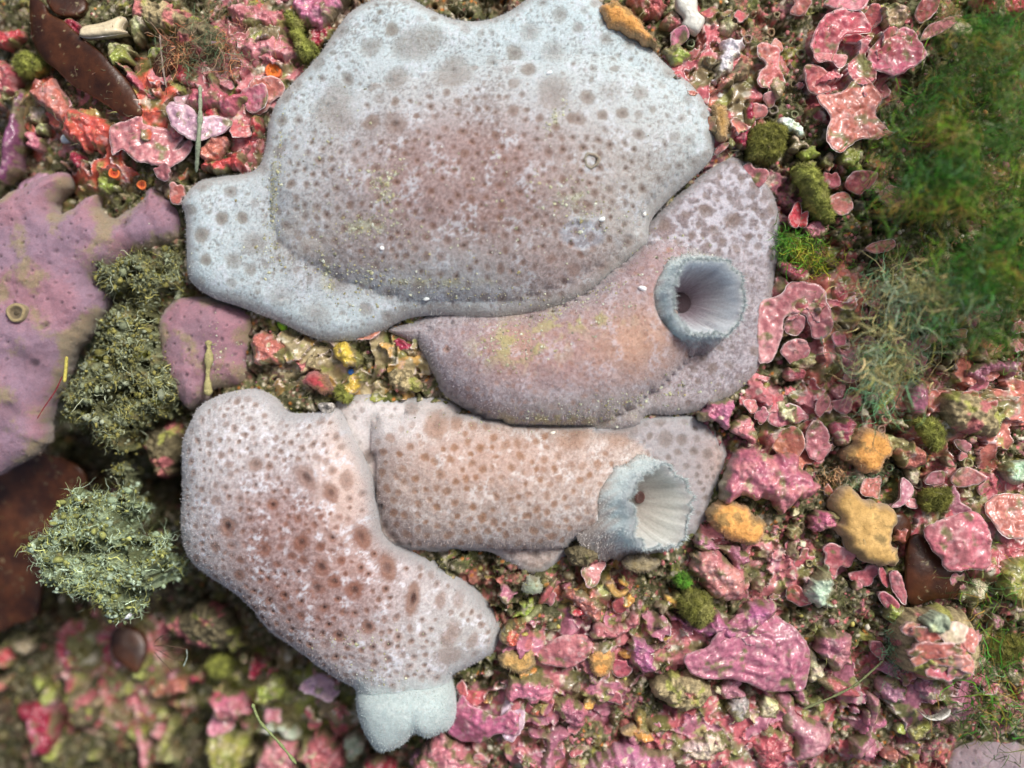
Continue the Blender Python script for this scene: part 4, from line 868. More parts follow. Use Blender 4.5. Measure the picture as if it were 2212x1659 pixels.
grow('tunic','orange',.55,'oval orange sea squirt beside the ragged white siphon',[(1533,1102),(1560,1080),(1610,1093),(1656,1130),(1640,1170),(1600,1180),(1560,1157),(1538,1130)])
K(3,1,'plate','salmon',.5,'salmon cap shaped plate emerging from the green wisps',[1030,290,1080,260,1150,300,1182,360,1110,350])
K(3,1,'lump','pink',.4,'pink and cream crust under the cap shaped plate',[960,390,1010,350,1090,380,1110,440,1040,470,980,440],pale=.9)
disc(3,1,'plate','pink',.45,'pale pink disc below the cap shaped plate',1060,525,45,42)
K(3,1,'plate','pink',.42,'wide scalloped pink plate beside the pale pink disc',[830,590,850,520,920,545,1010,520,1040,590,950,628,880,640])
K(3,1,'lump','rose',.35,'rose crust veiled by green wisps',[760,330,830,320,890,370,860,430,790,420])
disc(3,1,'plate','rose',.4,'rose plate cut by the east frame edge',1635,465,60,34)
K(3,1,'tube','mauve',.45,'mauve tube standing on the green mossy shell',[900,960,935,830,1010,828,1032,960,1030,1040,940,1020])
K(3,1,'lump','mauve',.4,'mauve curling ribbon near the east frame edge',[1290,740,1380,700,1450,660,1512,690,1625,700,1560,762,1430,772,1385,832,1340,800])
K(3,1,'rub','tan',.5,'round knobbly rubble head grown over with pink scales',[1110,1000,1170,910,1280,880,1400,920,1480,1000,1500,1100,1440,1180,1320,1160,1200,1110],dome=.5)
disc(3,1,'plate','salmon',.7,'salmon scale on the upper rim of the rubble head',1310,900,52,30,20)
disc(3,1,'plate','salmon',.7,'orange pink scale on the flank of the rubble head',1440,970,46,32,-30)
K(3,1,'lump','salmon',.45,'cream pink knot beside the uppermost orange sea squirt',[840,1300,880,1220,960,1210,1035,1300,1000,1352,880,1372],pale=.9)
disc(3,1,'plate','pink',.5,'pink tongue shaped scale under the rubble head',1268,1230,52,34,50)
disc(3,1,'lump','pink',.5,'round pink bead under the rubble head',1312,1188,32,28)
K(3,1,'tube','rose',.4,'rose finger pointing at the rubble head',[1135,1310,1160,1295,1210,1350,1200,1372,1160,1360])
K(3,1,'lump','mint',.45,'pale green bleached crust near the east frame edge',[1500,1400,1570,1350,1700,1340,1700,1450,1580,1465],pale=.1)
K(3,1,'plate','pink',.45,'pink frill with white folds above the salmon corner plate',[1200,1430,1280,1370,1400,1420,1350,1480,1235,1500])
K(3,1,'plate','pink',.45,'pink plate on olive moss above the white folded frill',[1020,1450,1060,1398,1130,1398,1132,1470,1040,1482])
K(3,1,'plate','mauve',.4,'mauve plate with a thick wavy white edge',[1160,1590,1185,1490,1222,1540,1240,1600,1320,1645,1300,1700,1190,1690],pale=.7)
K(3,1,'plate','mauve',.4,'narrow mauve frill beside the amber sea squirt',[790,1622,850,1560,880,1440,950,1500,930,1560,852,1622])
K(3,1,'plate','salmon',.5,'salmon corner plate with folded pale rim',[1400,1640,1460,1570,1560,1540,1700,1590,1700,1790,1560,1825,1470,1770])
K(3,1,'moss','olive',.4,'olive moss filling the gap under the folded frills',[1010,1540,1090,1490,1170,1500,1160,1620,1080,1659,1000,1620])
K(3,1,'shell','lime',.4,'yellow green shell sliver beside the mauve tube',[690,960,740,890,820,865,820,910,770,960,710,1000])
K(3,1,'plate','pink',.45,'white tipped pink spike beside the yellow green sliver',[650,935,700,880,770,850,740,890,690,940])
K(3,1,'moss','lime',.4,'green mossy shell below the mauve tube',[960,1080,1040,1040,1130,1100,1140,1200,1080,1270,1010,1200])
# ---- magenta crusts beside the lower siphon
grow('lump','magenta',.5,'large shiny magenta crust beside the oval orange sea squirt',[(1555,1055),(1576,1000),(1600,970),(1660,980),(1720,984),(1758,1030),(1770,1055),(1730,1085),(1692,1112),(1665,1085),(1620,1080),(1570,1085)],pale=.3)
K(2,1,'lump','magenta',.4,'magenta ridge under the lower corner of the siphon sponge',[1215,1010,1260,960,1420,918,1445,960,1412,1020,1430,1122,1350,1112,1240,1060],pale=.3)
K(2,1,'lump','magenta',.42,'magenta facet next to the ridge under the siphon sponge',[1420,1092,1500,1030,1562,1080,1572,1205,1440,1150],pale=.3)
disc(2,1,'plate','pink',.5,'upright pink oval beside the magenta ridge',1548,970,42,52,-20)
disc(2,1,'plate','pink',.5,'pink teardrop hanging below the upright oval',1620,1035,40,55,10)
K(2,1,'plate','salmon',.35,'salmon plate pressed against the crown of the siphon sponge',[1590,390,1659,330,1720,360,1700,480,1659,560,1600,560],pale=.3)
K(3,2,'lump','magenta',.4,'dark magenta leaf under the large shiny magenta crust',[270,110,310,10,350,-10,430,15,445,80,345,132],pale=.15)
# ---- lower east
K(3,2,'plate','pink',.75,'broad pink shelf plate with a thick white wavy rim',[1008,105,1060,80,1100,50,1200,10,1320,-5,1400,80,1432,200,1430,320,1390,382,1290,372,1230,388,1150,362,1100,282,1040,215],pale=.35,dome=.15)
K(3,2,'blade','brown',.3,'dark red kelp scrap under the broad pink shelf plate',[905,190,1000,150,1100,290,1280,385,1240,545,1080,570,940,605,890,500])
K(3,2,'blade','brown',.25,'dark red kelp sliver beside the amber sea squirt',[800,30,880,10,930,90,910,190,830,200])
K(3,2,'plate','rose',.4,'rose leaf, the uppermost of three below the amber sea squirt',[708,370,740,358,792,440,780,492,730,452])
K(3,2,'plate','pink',.5,'bright pink leaf, the longest of three below the amber sea squirt',[788,405,830,378,872,450,902,590,870,592,810,492])
K(3,2,'plate','rose',.4,'rose leaf, the lowest of three below the amber sea squirt',[718,530,760,518,852,600,810,642,740,592])
K(3,2,'lump','mint',.4,'white green crust between the rosette and the amber sea squirt',[270,440,330,360,410,370,420,540,440,620,330,640,250,570],pale=.2)
grow('plate','mauve',.55,'wide mauve rosette with concentric folds',[(1475,1412),(1525,1385),(1568,1335),(1630,1312),(1680,1330),(1728,1368),(1746,1420),(1740,1480),(1700,1496),(1650,1490),(1600,1470),(1540,1462),(1490,1450)],rim=False,dome=.25,pale=.3)
K(3,2,'lump','mauve',.45,'pink lump with a green cap beside the mauve rosette',[330,832,400,750,540,800,552,900,520,990,450,1052,350,950],pale=.6)
K(3,2,'tube','rose',.4,'rose tongue below the lump with the green cap',[310,1075,430,1068,560,1140,602,1200,480,1195,360,1140])
disc(3,2,'plate','rose',.4,'rose blade leaning on the encrusted pebble',712,885,45,72,-35)
K(3,2,'tube','mauve',.45,'mauve finger bent at the knee, below the rose tongue',[640,1180,722,1198,725,1300,692,1400,702,1470,625,1582,560,1590,548,1500,630,1430,660,1300],pale=.4)
K(3,2,'lump','mauve',.35,'dark mauve crust between the bent finger and the crescent shell',[720,1120,800,1060,880,1130,890,1220,800,1240,740,1200],pale=.15)
K(3,2,'shell','white',.7,'white crescent shell at the foot of the encrusted pebble',[985,1298,1030,1325,1080,1330,1140,1305,1182,1278,1160,1325,1085,1348,1020,1335],tilt=(0,-.3))
K(3,2,'tube','mauve',.3,'mauve ridge running to the lower edge under the rosette',[60,1180,160,1190,200,1300,330,1360,410,1420,390,1520,260,1600,150,1600,170,1480,90,1380],pale=.5)
K(3,2,'lump','rose',.3,'rose crust in the lower edge west of the bent finger',[-60,1380,60,1400,140,1480,110,1600,-20,1690,-90,1560],pale=.5)
disc(3,2,'lump','salmon',.3,'salmon bead at the lower edge beside the bent finger',790,1580,48,42)
K(3,2,'lump','lime',.35,'yellow green and white lump at the east frame edge',[1500,340,1580,300,1700,290,1700,600,1600,600,1540,560,1490,480],pale=.9)
K(3,2,'moss','olive',.3,'olive moss mound in the hollow east of the encrusted pebble',[1440,880,1540,820,1640,840,1650,930,1560,990,1470,960])
# ---- lower middle
K(2,2,'lump','mauve',.4,'mauve crust under the oval orange sea squirt',[1180,230,1230,140,1350,190,1450,230,1552,270,1520,360,1470,400,1380,290,1290,250],pale=.2)
K(2,2,'lump','pink',.5,'pale pink column below the oval orange sea squirt',[1150,290,1280,245,1370,270,1450,330,1522,400,1500,550,1400,592,1300,560,1212,450],pale=.7)
K(2,2,'lump','mauve',.35,'long mauve ridge leading to the rosette',[1270,640,1390,690,1520,620,1659,570,1680,660,1500,800,1350,812,1240,792,1150,740,1020,700,1000,640,1100,690,1210,760],pale=.4)
K(2,2,'moss','olive',.5,'olive green cushion with a brown mouth beside the pale pink column',[1090,560,1150,508,1260,530,1292,620,1272,720,1165,722,1098,640],dome=.5)
disc(2,2,'moss','green',.45,'vivid green moss speck above the olive green cushion',1110,445,52,42)
K(2,2,'plate','pink',.45,'pink crust spreading west from an orange sea squirt',[160,910,240,850,330,800,420,780,500,800,520,860,500,920,400,992,260,1005,170,962],rim=False,dome=.2,pale=.7)
K(2,2,'lump','pink',.4,'pink crest rising above the orange sea squirt',[520,800,560,735,640,770,720,720,810,645,852,720,770,780,640,812],pale=.6)
K(2,2,'lump','mauve',.4,'mauve coil east of the blurred orange sea squirt',[730,850,800,800,930,862,1025,830,960,905,900,940,950,1005,850,1042,770,962],pale=.5)
K(2,2,'tunic','orange',.4,'blurred orange sea squirt among the pink crusts below',[510,900,640,888,672,980,602,1062,520,1022],dome=.4)
K(2,2,'tunic','ochre',.35,'flat ochre sea squirt at the tip of the budding sponge',[-60,910,20,880,150,900,142,1000,60,1042,-30,1030,-70,970],dome=.25)
K(2,2,'lump','pink',.4,'pink crust under the flat ochre sea squirt',[-30,1060,130,1040,240,1080,272,1180,200,1242,60,1212,-20,1240],pale=.6)
disc(2,2,'lump','coral',.4,'coral bead with a cream tip below the pink crust',180,1275,45,48)
K(2,2,'lump','mauve',.35,'mauve pink block south of the coral bead',[300,1200,430,1222,482,1330,430,1402,330,1342,280,1270],pale=.4)
K(2,2,'tube','mauve',.35,'forked mauve branch reaching the lower edge',[170,1690,220,1500,130,1470,110,1410,230,1420,330,1390,382,1440,295,1520,262,1690],pale=.4)
K(2,2,'plate','lilac',.4,'lilac flake in the lower edge beside the forked branch',[-60,1250,20,1240,82,1270,70,1380,10,1470,-60,1440],pale=.5)
K(2,2,'tunic','ochre',.3,'small ochre sea squirt in the dark gap near the lower edge',[700,1430,780,1378,842,1412,792,1472])
K(2,2,'lump','mauve',.35,'broad mauve crust along the lower edge',[505,1690,560,1570,650,1540,760,1490,900,1520,1005,1560,1050,1690],pale=.5)
K(2,2,'rub','tan',.4,'tan turfy knob ringed with shell fragments',[900,1130,1000,1040,1120,1030,1270,1100,1290,1200,1200,1290,1050,1270,930,1220],dome=.4)
K(2,2,'lump','grey',.4,'conical grey shell beside the turfy knob',[1400,1290,1440,1200,1500,1180,1545,1250,1520,1330,1440,1335])
K(2,2,'lump','cream',.4,'cream white crust near the lower edge below the conical shell',[1080,1540,1200,1450,1320,1428,1382,1480,1300,1585,1180,1605],pale=.9)
K(2,2,'tube','cream',.4,'cream rod lying between coral red crusts',[78,690,170,600,192,628,112,712])
K(2,2,'tube','rose',.35,'rose stem above the cream rod',[270,430,292,440,232,572,170,602,200,520])
K(2,2,'lump','coral',.4,'coral red crust touching the tip of the budding sponge',[-60,760,20,690,90,700,60,800,0,870,-70,850])
disc(2,2,'tunic','mint',.4,'pale green glassy bead below the edge of the speckled sponge',140,475,64,58,dome=.5)
K(2,2,'lump','salmon',.4,'cream and pink crust under the speckled sponge',[330,545,420,500,532,560,580,650,540,692,470,642,430,592],pale=.9)
disc(2,2,'lump','red',.3,'red crust beneath the cream and pink one',420,640,62,36,10)
K(2,2,'rub','dirt',.35,'dark turfy cobble tucked under the speckled sponge',[350,260,410,200,500,195,572,270,560,330,440,350,370,320],dome=.4)
K(2,2,'tunic','tan',.4,'tan smooth lump below the ragged white siphon',[720,330,790,290,900,300,960,330,880,392,770,385])
K(2,2,'tube','ochre',.35,'amber curl under the tan smooth lump',[600,470,650,450,690,510,760,500,740,545,660,560])
# ---- lower west
K(1,2,'plate','magenta',.5,'bright pink lobed crust touching the bud of the budding sponge',[1290,1262,1340,1180,1400,1240,1550,1300,1650,1250,1700,1300,1680,1420,1540,1442,1420,1520,1260,1480,1230,1440],pale=.5,rim=False,dome=.2)
K(1,2,'lump','pink',.45,'pink knobbly crust below the bud at the lower edge',[1035,1690,1090,1525,1200,1440,1270,1465,1400,1560,1432,1690],pale=.5)
K(1,2,'plate','lilac',.5,'pale lavender plate peeking out under the budding sponge',[275,1140,350,1080,430,1055,530,1125,545,1180,480,1222,380,1192,310,1160],pale=.8)
K(1,2,'lump','rose',.35,'rose crust west of the bud near the lower edge',[290,1490,400,1438,520,1480,590,1600,540,1690,330,1650],pale=.3)
K(1,2,'lump','pink',.35,'dusty pink crust with white flecks in the lower edge',[10,1600,80,1460,200,1440,282,1520,250,1690,30,1690],pale=.8)
K(1,2,'lump','mint',.35,'greenish white crust between two dusty pink crusts',[560,1480,620,1450,690,1500,680,1600,610,1610,570,1560],pale=.2)
K(1,2,'lump','lime',.35,'yellow green crust below the budding sponge',[30,1120,100,1050,190,1060,180,1180,80,1250,0,1220],pale=.6)
K(1,2,'lump','mint',.3,'pale green rim of rubble above the dusty pink crust',[0,1400,120,1360,210,1370,280,1450,250,1500,150,1420,60,1440],pale=.4)
K(1,2,'lump','crimson',.25,'crimson crust under the bud in the lower edge',[700,1690,740,1610,860,1600,920,1650,910,1700],pale=.3)
K(0,2,'lump','red',.3,'red crust at the west frame edge below the dark kelp blade',[-40,900,40,880,80,940,60,990,-40,1010],pale=.3)
K(0,2,'tube','salmon',.3,'salmon streak at the west frame edge',[-40,1090,30,1070,90,1060,70,1110,0,1170,-40,1180])
K(0,2,'lump','crimson',.35,'dark crimson crust in the lower west corner',[125,1280,250,1225,350,1300,382,1450,330,1555,250,1560,180,1480],pale=.1)
K(0,2,'tube','magenta',.55,'bright magenta strip on the dark crimson crust',[180,1350,225,1330,240,1400,270,1470,240,1580,200,1570,205,1450])
K(0,2,'lump','salmon',.35,'dusty salmon lump beside the brown oval blade',[950,1150,1050,1080,1180,1088,1235,1120,1200,1182,1030,1192],pale=.6)
K(0,2,'lump','pink',.4,'pink cluster of knobs under the turf mound',[1340,1205,1430,1180,1530,1170,1640,1300,1560,1342,1400,1352],pale=.6)
K(0,2,'blade','brown',.55,'small oval olive brown kelp blade with a pale midrib',[720,800,790,735,900,780,946,870,930,980,890,1042,800,990,735,930])
K(0,2,'tube','pink',.4,'pink fork of a branching crust in the lower edge',[855,1400,920,1410,960,1500,990,1560,960,1690,910,1640,900,1540])
K(0,2,'tube','lime',.42,'yellow fork of a branching crust in the lower edge',[1000,1540,1060,1420,1110,1310,1155,1380,1100,1520,1060,1600,1000,1640])
K(0,2,'rub','dirt',.35,'brown turf mound under the flank of the budding sponge',[1050,720,1180,640,1350,560,1500,620,1560,760,1440,900,1250,880,1110,820],dome=.4)
K(0,2,'moss','lime',.35,'yellow green moss below the turf mound',[1350,980,1420,930,1490,980,1470,1060,1390,1060])
K(0,2,'rub','dirt',.3,'dark mossy lump in the lower corner beside the magenta strip',[400,1200,560,1150,640,1260,600,1380,480,1370],dome=.3)
K(0,2,'lump','lime',.35,'olive and white crust in the lower edge below the pink knobs',[1330,1480,1450,1410,1580,1440,1640,1560,1560,1690,1380,1680],pale=.8)
# ---- the west kelp blade and the brown cobbles
grow('blade','brown',.95,'large dark brown kelp blade at the west edge under the mauve sponge',[(-40,1010),(60,982),(130,986),(180,1005),(198,1035),(190,1075),(160,1130),(110,1190),(90,1260),(75,1330),(30,1350),(-40,1345)],tilt=(.05,0))
K(0,1,'rub','dirt',.1,'brown mottled cobble in the shadow beside the budding sponge',[950,1130,1040,1080,1160,1070,1190,1180,1180,1330,1110,1428,1010,1395,950,1260],dome=.5,name='cobble',cat='stone')
# ------------------------------------------------------------------ fibres, tufts, detritus and the small life
def fibres(name, p0, d0, length, nseg, width, curl, col, parent=None, seed=0, mat=None, lift=0.0, col2=None, zmin=None):
    r = np.random.RandomState(seed); n = len(p0); p = p0.copy(); d = d0 / np.linalg.norm(d0, axis=1)[:, None]
    L = (length / nseg)[:, None]; rows = []
    side = np.cross(d, r.normal(0, 1, (n, 3))); side /= np.linalg.norm(side, axis=1)[:, None] + 1e-9
    wv = width if np.ndim(width) else np.full(n, width)
    bend = r.normal(0, curl, (n, 3))
    for k in range(nseg + 1):
        wk = (wv * (1 - .75 * k / nseg))[:, None]
        rows.append(p - side * wk); rows.append(p + side * wk)
        bend = .6 * bend + r.normal(0, curl, (n, 3)); d = d + bend; d[:, 2] += lift; d /= np.linalg.norm(d, axis=1)[:, None]
        p = p + d * L
        if zmin is not None: p[:, 2] = np.maximum(p[:, 2], zmin)
    m = 2 * (nseg + 1); V = np.stack(rows, 1).reshape(-1, 3); i = np.arange(n)[:, None] * m; k = np.arange(nseg)[None, :] * 2
    F = np.stack([i + k, i + k + 1, i + k + 3, i + k + 2], -1).reshape(-1, 4)
    if col2 is None: c = np.repeat(col, m, 0)
    else:
        t = np.tile(np.repeat(np.linspace(0, 1, nseg + 1), 2), n)[:, None]; c = np.repeat(col, m, 0) * (1 - t) + np.repeat(col2, m, 0) * t
    return put(name, V, F, c, mat or M_FIB, parent, True)
def pick(r, cols, w, n):
    c = np.array([C(*q) for q in cols]); i = r.choice(len(c), n, p=np.array(w) / sum(w)); return c[i] * r.uniform(.7, 1.3, (n, 1))
def scatter(r, n, x0=-12.4, x1=12.4, y0=-9.6, y1=9.6, test=None):
    out = np.zeros((0, 2))
    while len(out) < n:
        q = np.stack([r.uniform(x0, x1, 4 * n), r.uniform(y0, y1, 4 * n)], 1); ok = inside(q[:, 0], q[:, 1]) < -.06
        if test is not None: ok &= test(q[:, 0], q[:, 1], r)
        out = np.concatenate([out, q[ok]])
    return out[:n]
# silty turf over the seabed
r = np.random.RandomState(71)
q = scatter(r, 95000, test=lambda x, y, r: (fbm(x, y, 1.3, 3, 801) + r.uniform(-.5, .5, len(x)) > .0) & ((ztop(x, y) - gz(x, y) < .05) | (r.rand(len(x)) < .04)))
z = ztop(q[:, 0], q[:, 1]); n = len(q)
p0 = np.stack([q[:, 0], q[:, 1], z - .02], 1); d0 = r.normal(0, 1, (n, 3)); d0[:, 2] = np.abs(d0[:, 2]) + .3
c = pick(r, [(.19,.175,.10), (.27,.255,.16), (.10,.09,.04), (.13,.15,.045), (.30,.30,.10), (.24,.15,.11)], [5, 4, 3, 2.5, 1.0, .8], n)
o = fibres('turf', p0, d0, r.uniform(.06, .30, n), 4, r.uniform(.004, .010, n), .55, c, seed=3); tag(o, 'short silty brown turf covering the seabed between the crusts', 'turf', kind='stuff')
# grains of shell and coralline grit
q = scatter(r, 5200, test=lambda x, y, r: (r.rand(len(x)) < .35 + .65 * ss(-5, 5, x - .5 * y)) & (ztop(x, y) - gz(x, y) < .04)); n = len(q); z = ztop(q[:, 0], q[:, 1])
ico = np.array([(0,0,1),(.9,0,.4),(.28,.85,.4),(-.73,.53,.4),(-.73,-.53,.4),(.28,-.85,.4),(.73,.53,-.4),(-.28,.85,-.4),(-.9,0,-.4),(-.28,-.85,-.4),(.73,-.53,-.4),(0,0,-1)], float)
icf = np.array([(0,1,2),(0,2,3),(0,3,4),(0,4,5),(0,5,1),(1,6,2),(2,7,3),(3,8,4),(4,9,5),(5,10,1),(6,7,2),(7,8,3),(8,9,4),(9,10,5),(10,6,1),(11,7,6),(11,8,7),(11,9,8),(11,10,9),(11,6,10)])
sz = r.lognormal(-3.55, .5, n).clip(.012, .10); V = ico[None] * sz[:, None, None] * r.uniform(.55, 1.4, (n, 1, 3)) * r.uniform(.75, 1.2, (n, 12, 1))
V = V + np.stack([q[:, 0], q[:, 1], z + sz * .15], 1)[:, None, :]
F = (np.arange(n)[:, None, None] * 12 + icf[None]).reshape(-1, 3)
c = pick(r, [(.62,.58,.46), (.42,.15,.15), (.36,.13,.17), (.40,.36,.10), (.17,.14,.08), (.30,.26,.17), (.55,.25,.08), (.08,.075,.05)], [1.0, 2.2, 1.3, 1.4, 3.4, 3.4, .5, 1.6], n)
o = put('shell_grit', V.reshape(-1, 3), F, np.repeat(c, 12, 0), M_GRIT); tag(o, 'mixed pink, cream and brown shell grit lying over the turf', 'grit', kind='stuff')

# silt resting on the sponges
def silt(r, n, px, py, sx, sy, ang=0):
    a = math.radians(ang); u = r.normal(0, sx, n); v = r.normal(0, sy, n)
    return np.stack([px + u * math.cos(a) - v * math.sin(a), py + u * math.sin(a) + v * math.cos(a)], 1)
A = [silt(r, 260, 592, 420, 90, 8, 95), silt(r, 130, 800, 500, 34, 16, 0), silt(r, 120, 840, 430, 38, 14, 60), silt(r, 70, 845, 395, 26, 8, -35), silt(r, 70, 705, 590, 40, 6, 80), silt(r, 50, 1195, 275, 26, 7, -60),
     silt(r, 110, 1225, 435, 55, 26, 20), silt(r, 90, 1270, 470, 60, 25, 15), silt(r, 320, 900, 610, 210, 12, 9), silt(r, 160, 700, 330, 120, 100), silt(r, 320, 980, 480, 230, 90), silt(r, 160, 1230, 660, 110, 8, -22), silt(r, 200, 1110, 740, 45, 30),
     silt(r, 160, 1200, 905, 170, 16, -3), silt(r, 90, 1360, 860, 60, 12, -15), silt(r, 60, 1290, 700, 50, 16, -25), silt(r, 70, 770, 1380, 60, 18, 0), silt(r, 50, 800, 1460, 40, 14), silt(r, 60, 780, 640, 60, 20), silt(r, 60, 1450, 560, 40, 15), silt(r, 70, 1400, 860, 90, 10, -12), silt(r, 30, 500, 770, 10, 40), silt(r, 60, 450, 770, 10, 45)]
q = np.concatenate(A); x, y = P(q[:, 0], q[:, 1], .9); n = len(x); z = ztop(x, y) + .008
sz = r.lognormal(-4.15, .5, n).clip(.006, .05); t = np.arange(6) / 6 * 2 * np.pi
V = np.stack([np.cos(t)[None] * r.uniform(.4, 1.2, (n, 6)), np.sin(t)[None] * r.uniform(.4, 1.2, (n, 6)), r.uniform(-.5, .3, (n, 6))], -1) * sz[:, None, None]
V = np.concatenate([V, np.zeros((n, 1, 3)) + np.array([0, 0, .35]) * sz[:, None, None]], 1) + np.stack([x, y, z], 1)[:, None, :]
F = np.stack([np.stack([np.arange(n) * 7 + k, np.arange(n) * 7 + (k + 1) % 6, np.arange(n) * 7 + 6], 1) for k in range(6)], 1).reshape(-1, 3)
c = pick(r, [(.36,.36,.22), (.42,.44,.32), (.31,.28,.14), (.52,.55,.46), (.18,.18,.12)], [4, 3, 2.5, 1.2, 1], n)
o = put('silt', V.reshape(-1, 3), F, np.repeat(c, 7, 0), M_GRIT, None, False); tag(o, 'yellowish silt and crumbs lying in streaks over the grey sponges', 'silt', kind='stuff')

# little crusts scattered on open turf, in groups nothing tells apart
zones = [('in the lower east', 1500, 2200, 1180, 1650, 38), ('east of the two siphons', 1690, 2200, 560, 1180, 46), ('north east of the largest sponge', 1430, 1950, 10, 560, 28),
         ('along the lower edge south of the speckled sponge', 900, 1480, 1230, 1650, 30), ('in the lower west under the turf mound', 20, 760, 1380, 1650, 32), ('in the upper west corner', 20, 640, 10, 400, 18)]
cw = {0: ('pink', 'rose', 'mauve', 'mauve', 'cream', 'lime'), 1: ('pink', 'rose', 'salmon', 'pink', 'cream', 'tan'), 2: ('pink', 'rose', 'salmon', 'cream', 'tan', 'lime'), 3: ('pink', 'mauve', 'mauve', 'rose', 'orange', 'lime'), 4: ('pink', 'crimson', 'lime', 'mauve', 'tan', 'lime'), 5: ('rose', 'pink', 'red', 'lime', 'tan', 'lilac')}
for zi, (zn, ax, bx, ay, by, cnt) in enumerate(zones):
    k = 0; tries = 0
    while k < cnt and tries < 900:
        tries += 1; px, py = r.uniform(ax, bx), r.uniform(ay, by); x, y = P(px, py, .1); x = np.array(x); y = np.array(y)
        if inside(x, y) > -.12 or ztop(x, y) - gz(x, y) > .38: continue
        s = r.uniform(9, 32) * (1 if r.rand() < .75 else .6); m = 12; t = np.arange(m) / m * 2 * np.pi; u = s * (1 + .28 * r.uniform(-1, 1, m) + .15 * np.cos(r.randint(2, 5) * t + r.rand() * 6)); a = r.rand() * 6; asp = r.uniform(.6, 1)
        pts = np.stack([px + u * np.cos(t) * math.cos(a) - asp * u * np.sin(t) * math.sin(a), py + u * np.cos(t) * math.sin(a) + asp * u * np.sin(t) * math.cos(a)], 1)
        cn = cw[zi][r.randint(6)]; st = 'plate' if (cn in ('pink', 'rose', 'salmon', 'lilac') and r.rand() < .85) else 'lump'
        grow(st, cn, max(r.uniform(.14, .3), float(ztop(x, y) - Glow(x, y)) + .03), f'small {cn} {"scale" if st == "plate" else "nodule"} among the little crusts {zn}', pts, group=f'small {cn} {"scales" if st == "plate" else "nodules"} {zn}', pale=r.uniform(.3, .8), name='coralline_scale' if st == 'plate' else 'coralline_nodule'); k += 1

# encrusted pebble: one stone with the plates that grow on it
pb = root('encrusted_pebble', (*P(2030, 1400, .4), .2), 'round pebble crusted with stacked salmon plates and a green patch on top', 'stone')
grow('rub', 'tan', .5, None, [(1925,1370),(1950,1330),(1990,1310),(2050,1312),(2090,1335),(2110,1390),(2112,1440),(2085,1465),(2030,1470),(1975,1455),(1935,1430)], name='stone', parent=pb, dome=.75)
zp = float(ztop(*[np.array(v) for v in P(2030, 1400, .8)]))
for (cx, cy, rx, ry, an, cn, dz) in [(1975,1360,28,16,10,'pink',-.1), (2000,1372,34,17,15,'salmon',.02), (2020,1405,52,18,-5,'salmon',.1), (2050,1425,40,17,12,'salmon',.08), (1998,1420,34,16,-20,'salmon',0), (2085,1430,28,18,60,'salmon',.0), (2070,1452,26,15,-10,'pink',.0), (2040,1455,40,13,5,'rose',-.1), (2062,1368,30,20,-30,'cream',.05), (2095,1385,24,20,70,'salmon',-.1)]:
    t = np.arange(14) / 14 * 2 * np.pi; qq = 1 + .18 * r.uniform(-1, 1, 14); a = math.radians(an)
    grow('plate', cn, 0, None, np.stack([cx + rx * qq * np.cos(t) * math.cos(a) - ry * qq * np.sin(t) * math.sin(a), cy + rx * qq * np.cos(t) * math.sin(a) + ry * qq * np.sin(t) * math.cos(a)], 1), name='crust_plate', parent=pb, abs_z=zp + dz, pale=.6, rim=True)
grow('moss', 'mint', 0, None, [(2000,1345),(2020,1325),(2045,1328),(2048,1350),(2030,1370),(2005,1362)], name='green_patch', parent=pb, abs_z=zp + .1)

